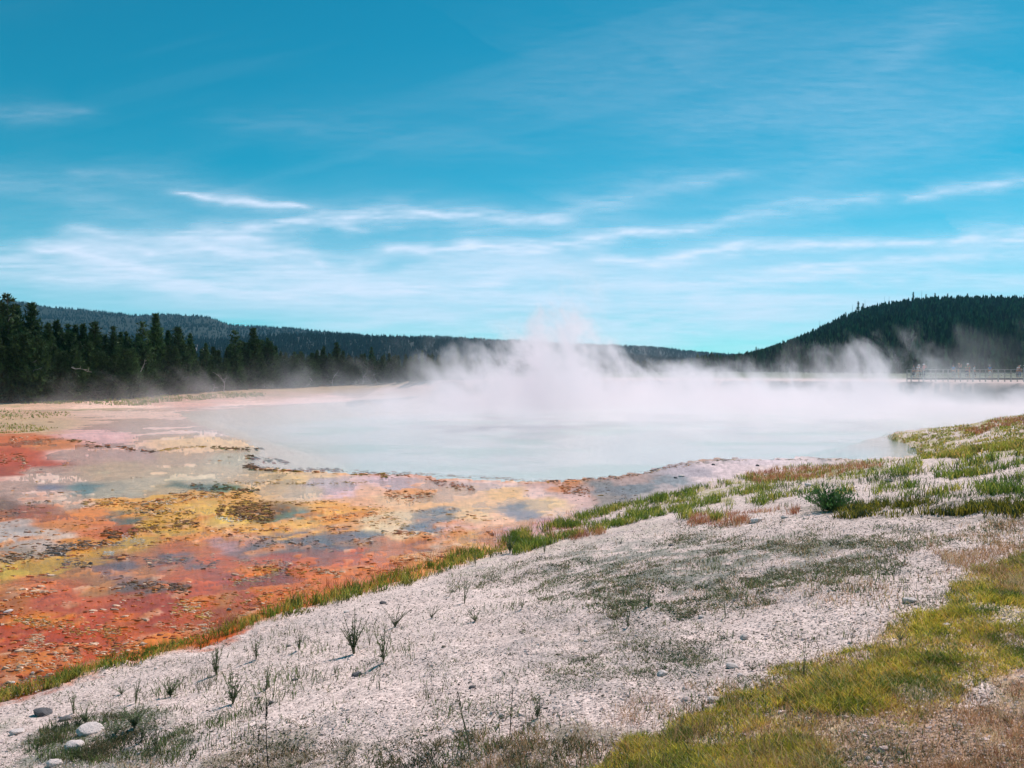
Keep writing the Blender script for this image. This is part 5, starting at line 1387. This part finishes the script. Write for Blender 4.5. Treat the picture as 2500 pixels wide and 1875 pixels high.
def person(t, off, h, shirt, trousers, hat, pose, face, lab):
    p = bw(t) + nrm * off
    e = empty('person', tuple(p), face, h / 1.72); tag(e, lab, 'person', 'people on the boardwalk')
    bend = {'stand': 0.0, 'lean': .28, 'photo': .05, 'walk': .03}[pose]
    def up(x, y, z):                                   # bend the trunk forward (towards -y, the way the person faces) above the hips
        k = max(0, z - .92); return (x, y - k * bend * 1.4, z - k * bend * .35)
    st = .16 if pose == 'walk' else .03
    J = [(*up(0, 0, .95), .115, .09), (*up(0, 0, 1.1), .11, .08), (*up(0, 0, 1.3), .14, .09), (*up(0, 0, 1.42), .07), (*up(0, -.01, 1.5), .05), (*up(0, -.02, 1.585), .078), (*up(0, -.02, 1.68), .062)]
    E = [(0, 1), (1, 2), (2, 3), (3, 4), (4, 5), (5, 6)]
    hands = {'stand': [(.24, -.05, .82), (.23, -.02, 1.1)], 'lean': [(.2, -.45, 1.12), (.25, -.22, 1.14)], 'photo': [(.08, -.32, 1.5), (.25, -.2, 1.22)], 'walk': [(.24, -.12, .84), (.24, .02, 1.1)]}[pose]
    for s_ in (-1, 1):
        i = len(J)
        sh = up(.17 * s_, 0, 1.38); el = hands[1]; ha = hands[0]
        hx = (ha[0] * s_, ha[1], ha[2]); ex = (el[0] * s_, el[1], el[2])
        if pose == 'stand' or pose == 'walk': pass
        J += [(*sh, .055), (*ex, .04), (*hx, .03), (hx[0], hx[1] - .03, hx[2] - .08 if pose in ('stand', 'walk') else hx[2] + .05, .022)]
        E += [(2, i), (i, i + 1), (i + 1, i + 2), (i + 2, i + 3)]
        # fingers and thumb
        for q in range(4):
            J.append((hx[0] + (q - 1.5) * .016, hx[1] - .04, (hx[2] - .155 + abs(q - 1.3) * .012) if pose in ('stand', 'walk') else hx[2] + .11, .008)); E.append((i + 3, len(J) - 1))
        J.append((hx[0] - .04 * s_, hx[1] - .05, hx[2] - .06 if pose in ('stand', 'walk') else hx[2] + .04, .009)); E.append((i + 2, len(J) - 1))
        i = len(J)
        J += [(.09 * s_, 0, .88, .085), (.1 * s_, -.03 + .5 * st * s_, .48, .058), (.1 * s_, st * s_, .09, .04), (.1 * s_, st * s_ - .15, .04, .035)]
        E += [(0, i), (i, i + 1), (i + 1, i + 2), (i + 2, i + 3)]
    skin_mesh('body', J, E, m_skin, e)
    # clothes follow the body
    JS = [(*up(0, 0, .96), .135, .11), (*up(0, 0, 1.12), .13, .1), (*up(0, 0, 1.32), .155, .11), (*up(0, 0, 1.43), .075)]; ES = [(0, 1), (1, 2), (2, 3)]
    for s_ in (-1, 1):
        i = len(JS); sh = up(.175 * s_, 0, 1.38); ex = hands[1]
        JS += [(*sh, .07), (.5 * (sh[0] + ex[0] * s_), .5 * (sh[1] + ex[1]), .5 * (sh[2] + ex[2]), .062)]; ES += [(2, i), (i, i + 1)]
    skin_mesh('shirt', JS, ES, cloth[shirt], e)
    JT = [(0, 0, .96, .14, .115), (0, 0, .9, .13, .11)]; ET = [(0, 1)]
    for s_ in (-1, 1):
        i = len(JT); JT += [(.095 * s_, 0, .84, .1), (.105 * s_, -.03 + .5 * st * s_, .48, .078), (.105 * s_, st * s_, .12, .062)]; ET += [(1, i), (i, i + 1), (i + 1, i + 2)]
    skin_mesh('trousers', JT, ET, cloth[trousers], e)
    hx_, hy_, hz_ = up(0, -.02, 1.66)
    bm = bmesh.new(); bmesh.ops.create_uvsphere(bm, u_segments=14, v_segments=8, radius=.105)
    for v in bm.verts:
        v.co.z = v.co.z * .9 if v.co.z > -.01 else v.co.z * .25
        if hat and -.03 < v.co.z < .012: v.co.x *= 1.7; v.co.y *= 1.7
        v.co.y += .012
    me = bpy.data.meshes.new('hat' if hat else 'hair'); bm.to_mesh(me); bm.free()
    hd = obj('hat' if hat else 'hair', me, cloth[hat] if hat else hairm['dark'], e); hd.location = (hx_, hy_, hz_ + .01)
    m = MB(); nx, ny, nz = up(0, -.11, 1.6); m.add([(nx - .012, ny + .012, nz - .012), (nx + .012, ny + .012, nz - .012), (nx, ny - .018, nz - .008), (nx, ny + .01, nz + .03)], (), [(0, 1, 2), (0, 2, 3), (1, 3, 2)])
    obj('nose', m.mesh('nose'), m_skin, e)
def tpx(px): # place along the boardwalk under a photo column
    return min(np.linspace(0, 1, 400), key=lambda t: abs(1250 + F * bw(t).x / bw(t).y - px))
PEOPLE = [(2228, .4, 1.62, 'grey', 'navy', None, 'stand', .3, 'person in a grey top at the left end of the boardwalk'), (2237, .55, 1.74, 'white', 'tan', 'white', 'lean', .1, 'person in white with a white hat leaning on the rail at the left'), (2246, -.2, 1.6, 'navy', 'black', None, 'stand', -.5, 'person in navy just right of the white-hatted leaner'),
 (2251, .5, 1.78, 'pink', 'navy', 'white', 'photo', .2, 'person in pink with a pale hat raising a camera at the left'), (2323, .5, 1.66, 'blue', 'grey', None, 'stand', 2.8, 'person in blue seen from behind, mid boardwalk'), (2337, .3, 1.86, 'black', 'tan', 'tan', 'photo', .6, 'tall person in black with a tan hat holding up a camera'),
 (2357, .5, 1.88, 'green', 'navy', 'white', 'lean', -.2, 'tall person in a green shirt and white sun hat'), (2365, .1, 1.62, 'red', 'tan', None, 'stand', .9, 'person in red right of the green shirt'), (2375, .5, 1.6, 'white', 'black', None, 'walk', 1.5, 'person in white walking right, past the red shirt'),
 (2413, .4, 1.66, 'blue', 'white', 'grey', 'stand', 0, 'person in a blue top alone between two groups'), (2478, .5, 1.7, 'white', 'grey', None, 'lean', .3, 'fair-shirted person stooping over the rail at the right'), (2487, .2, 1.58, 'black', 'blue', 'white', 'stand', -.4, 'person in black with a white hat next to the stooping one'), (2497, .5, 1.6, 'white', 'navy', 'white', 'walk', 1.2, 'person in white and hat at the right edge of the photo')]
for px, off, h, sh, tr, hat, pose, face, lab in PEOPLE:
    person(tpx(px), off, h, sh, tr, hat, pose, face, lab)
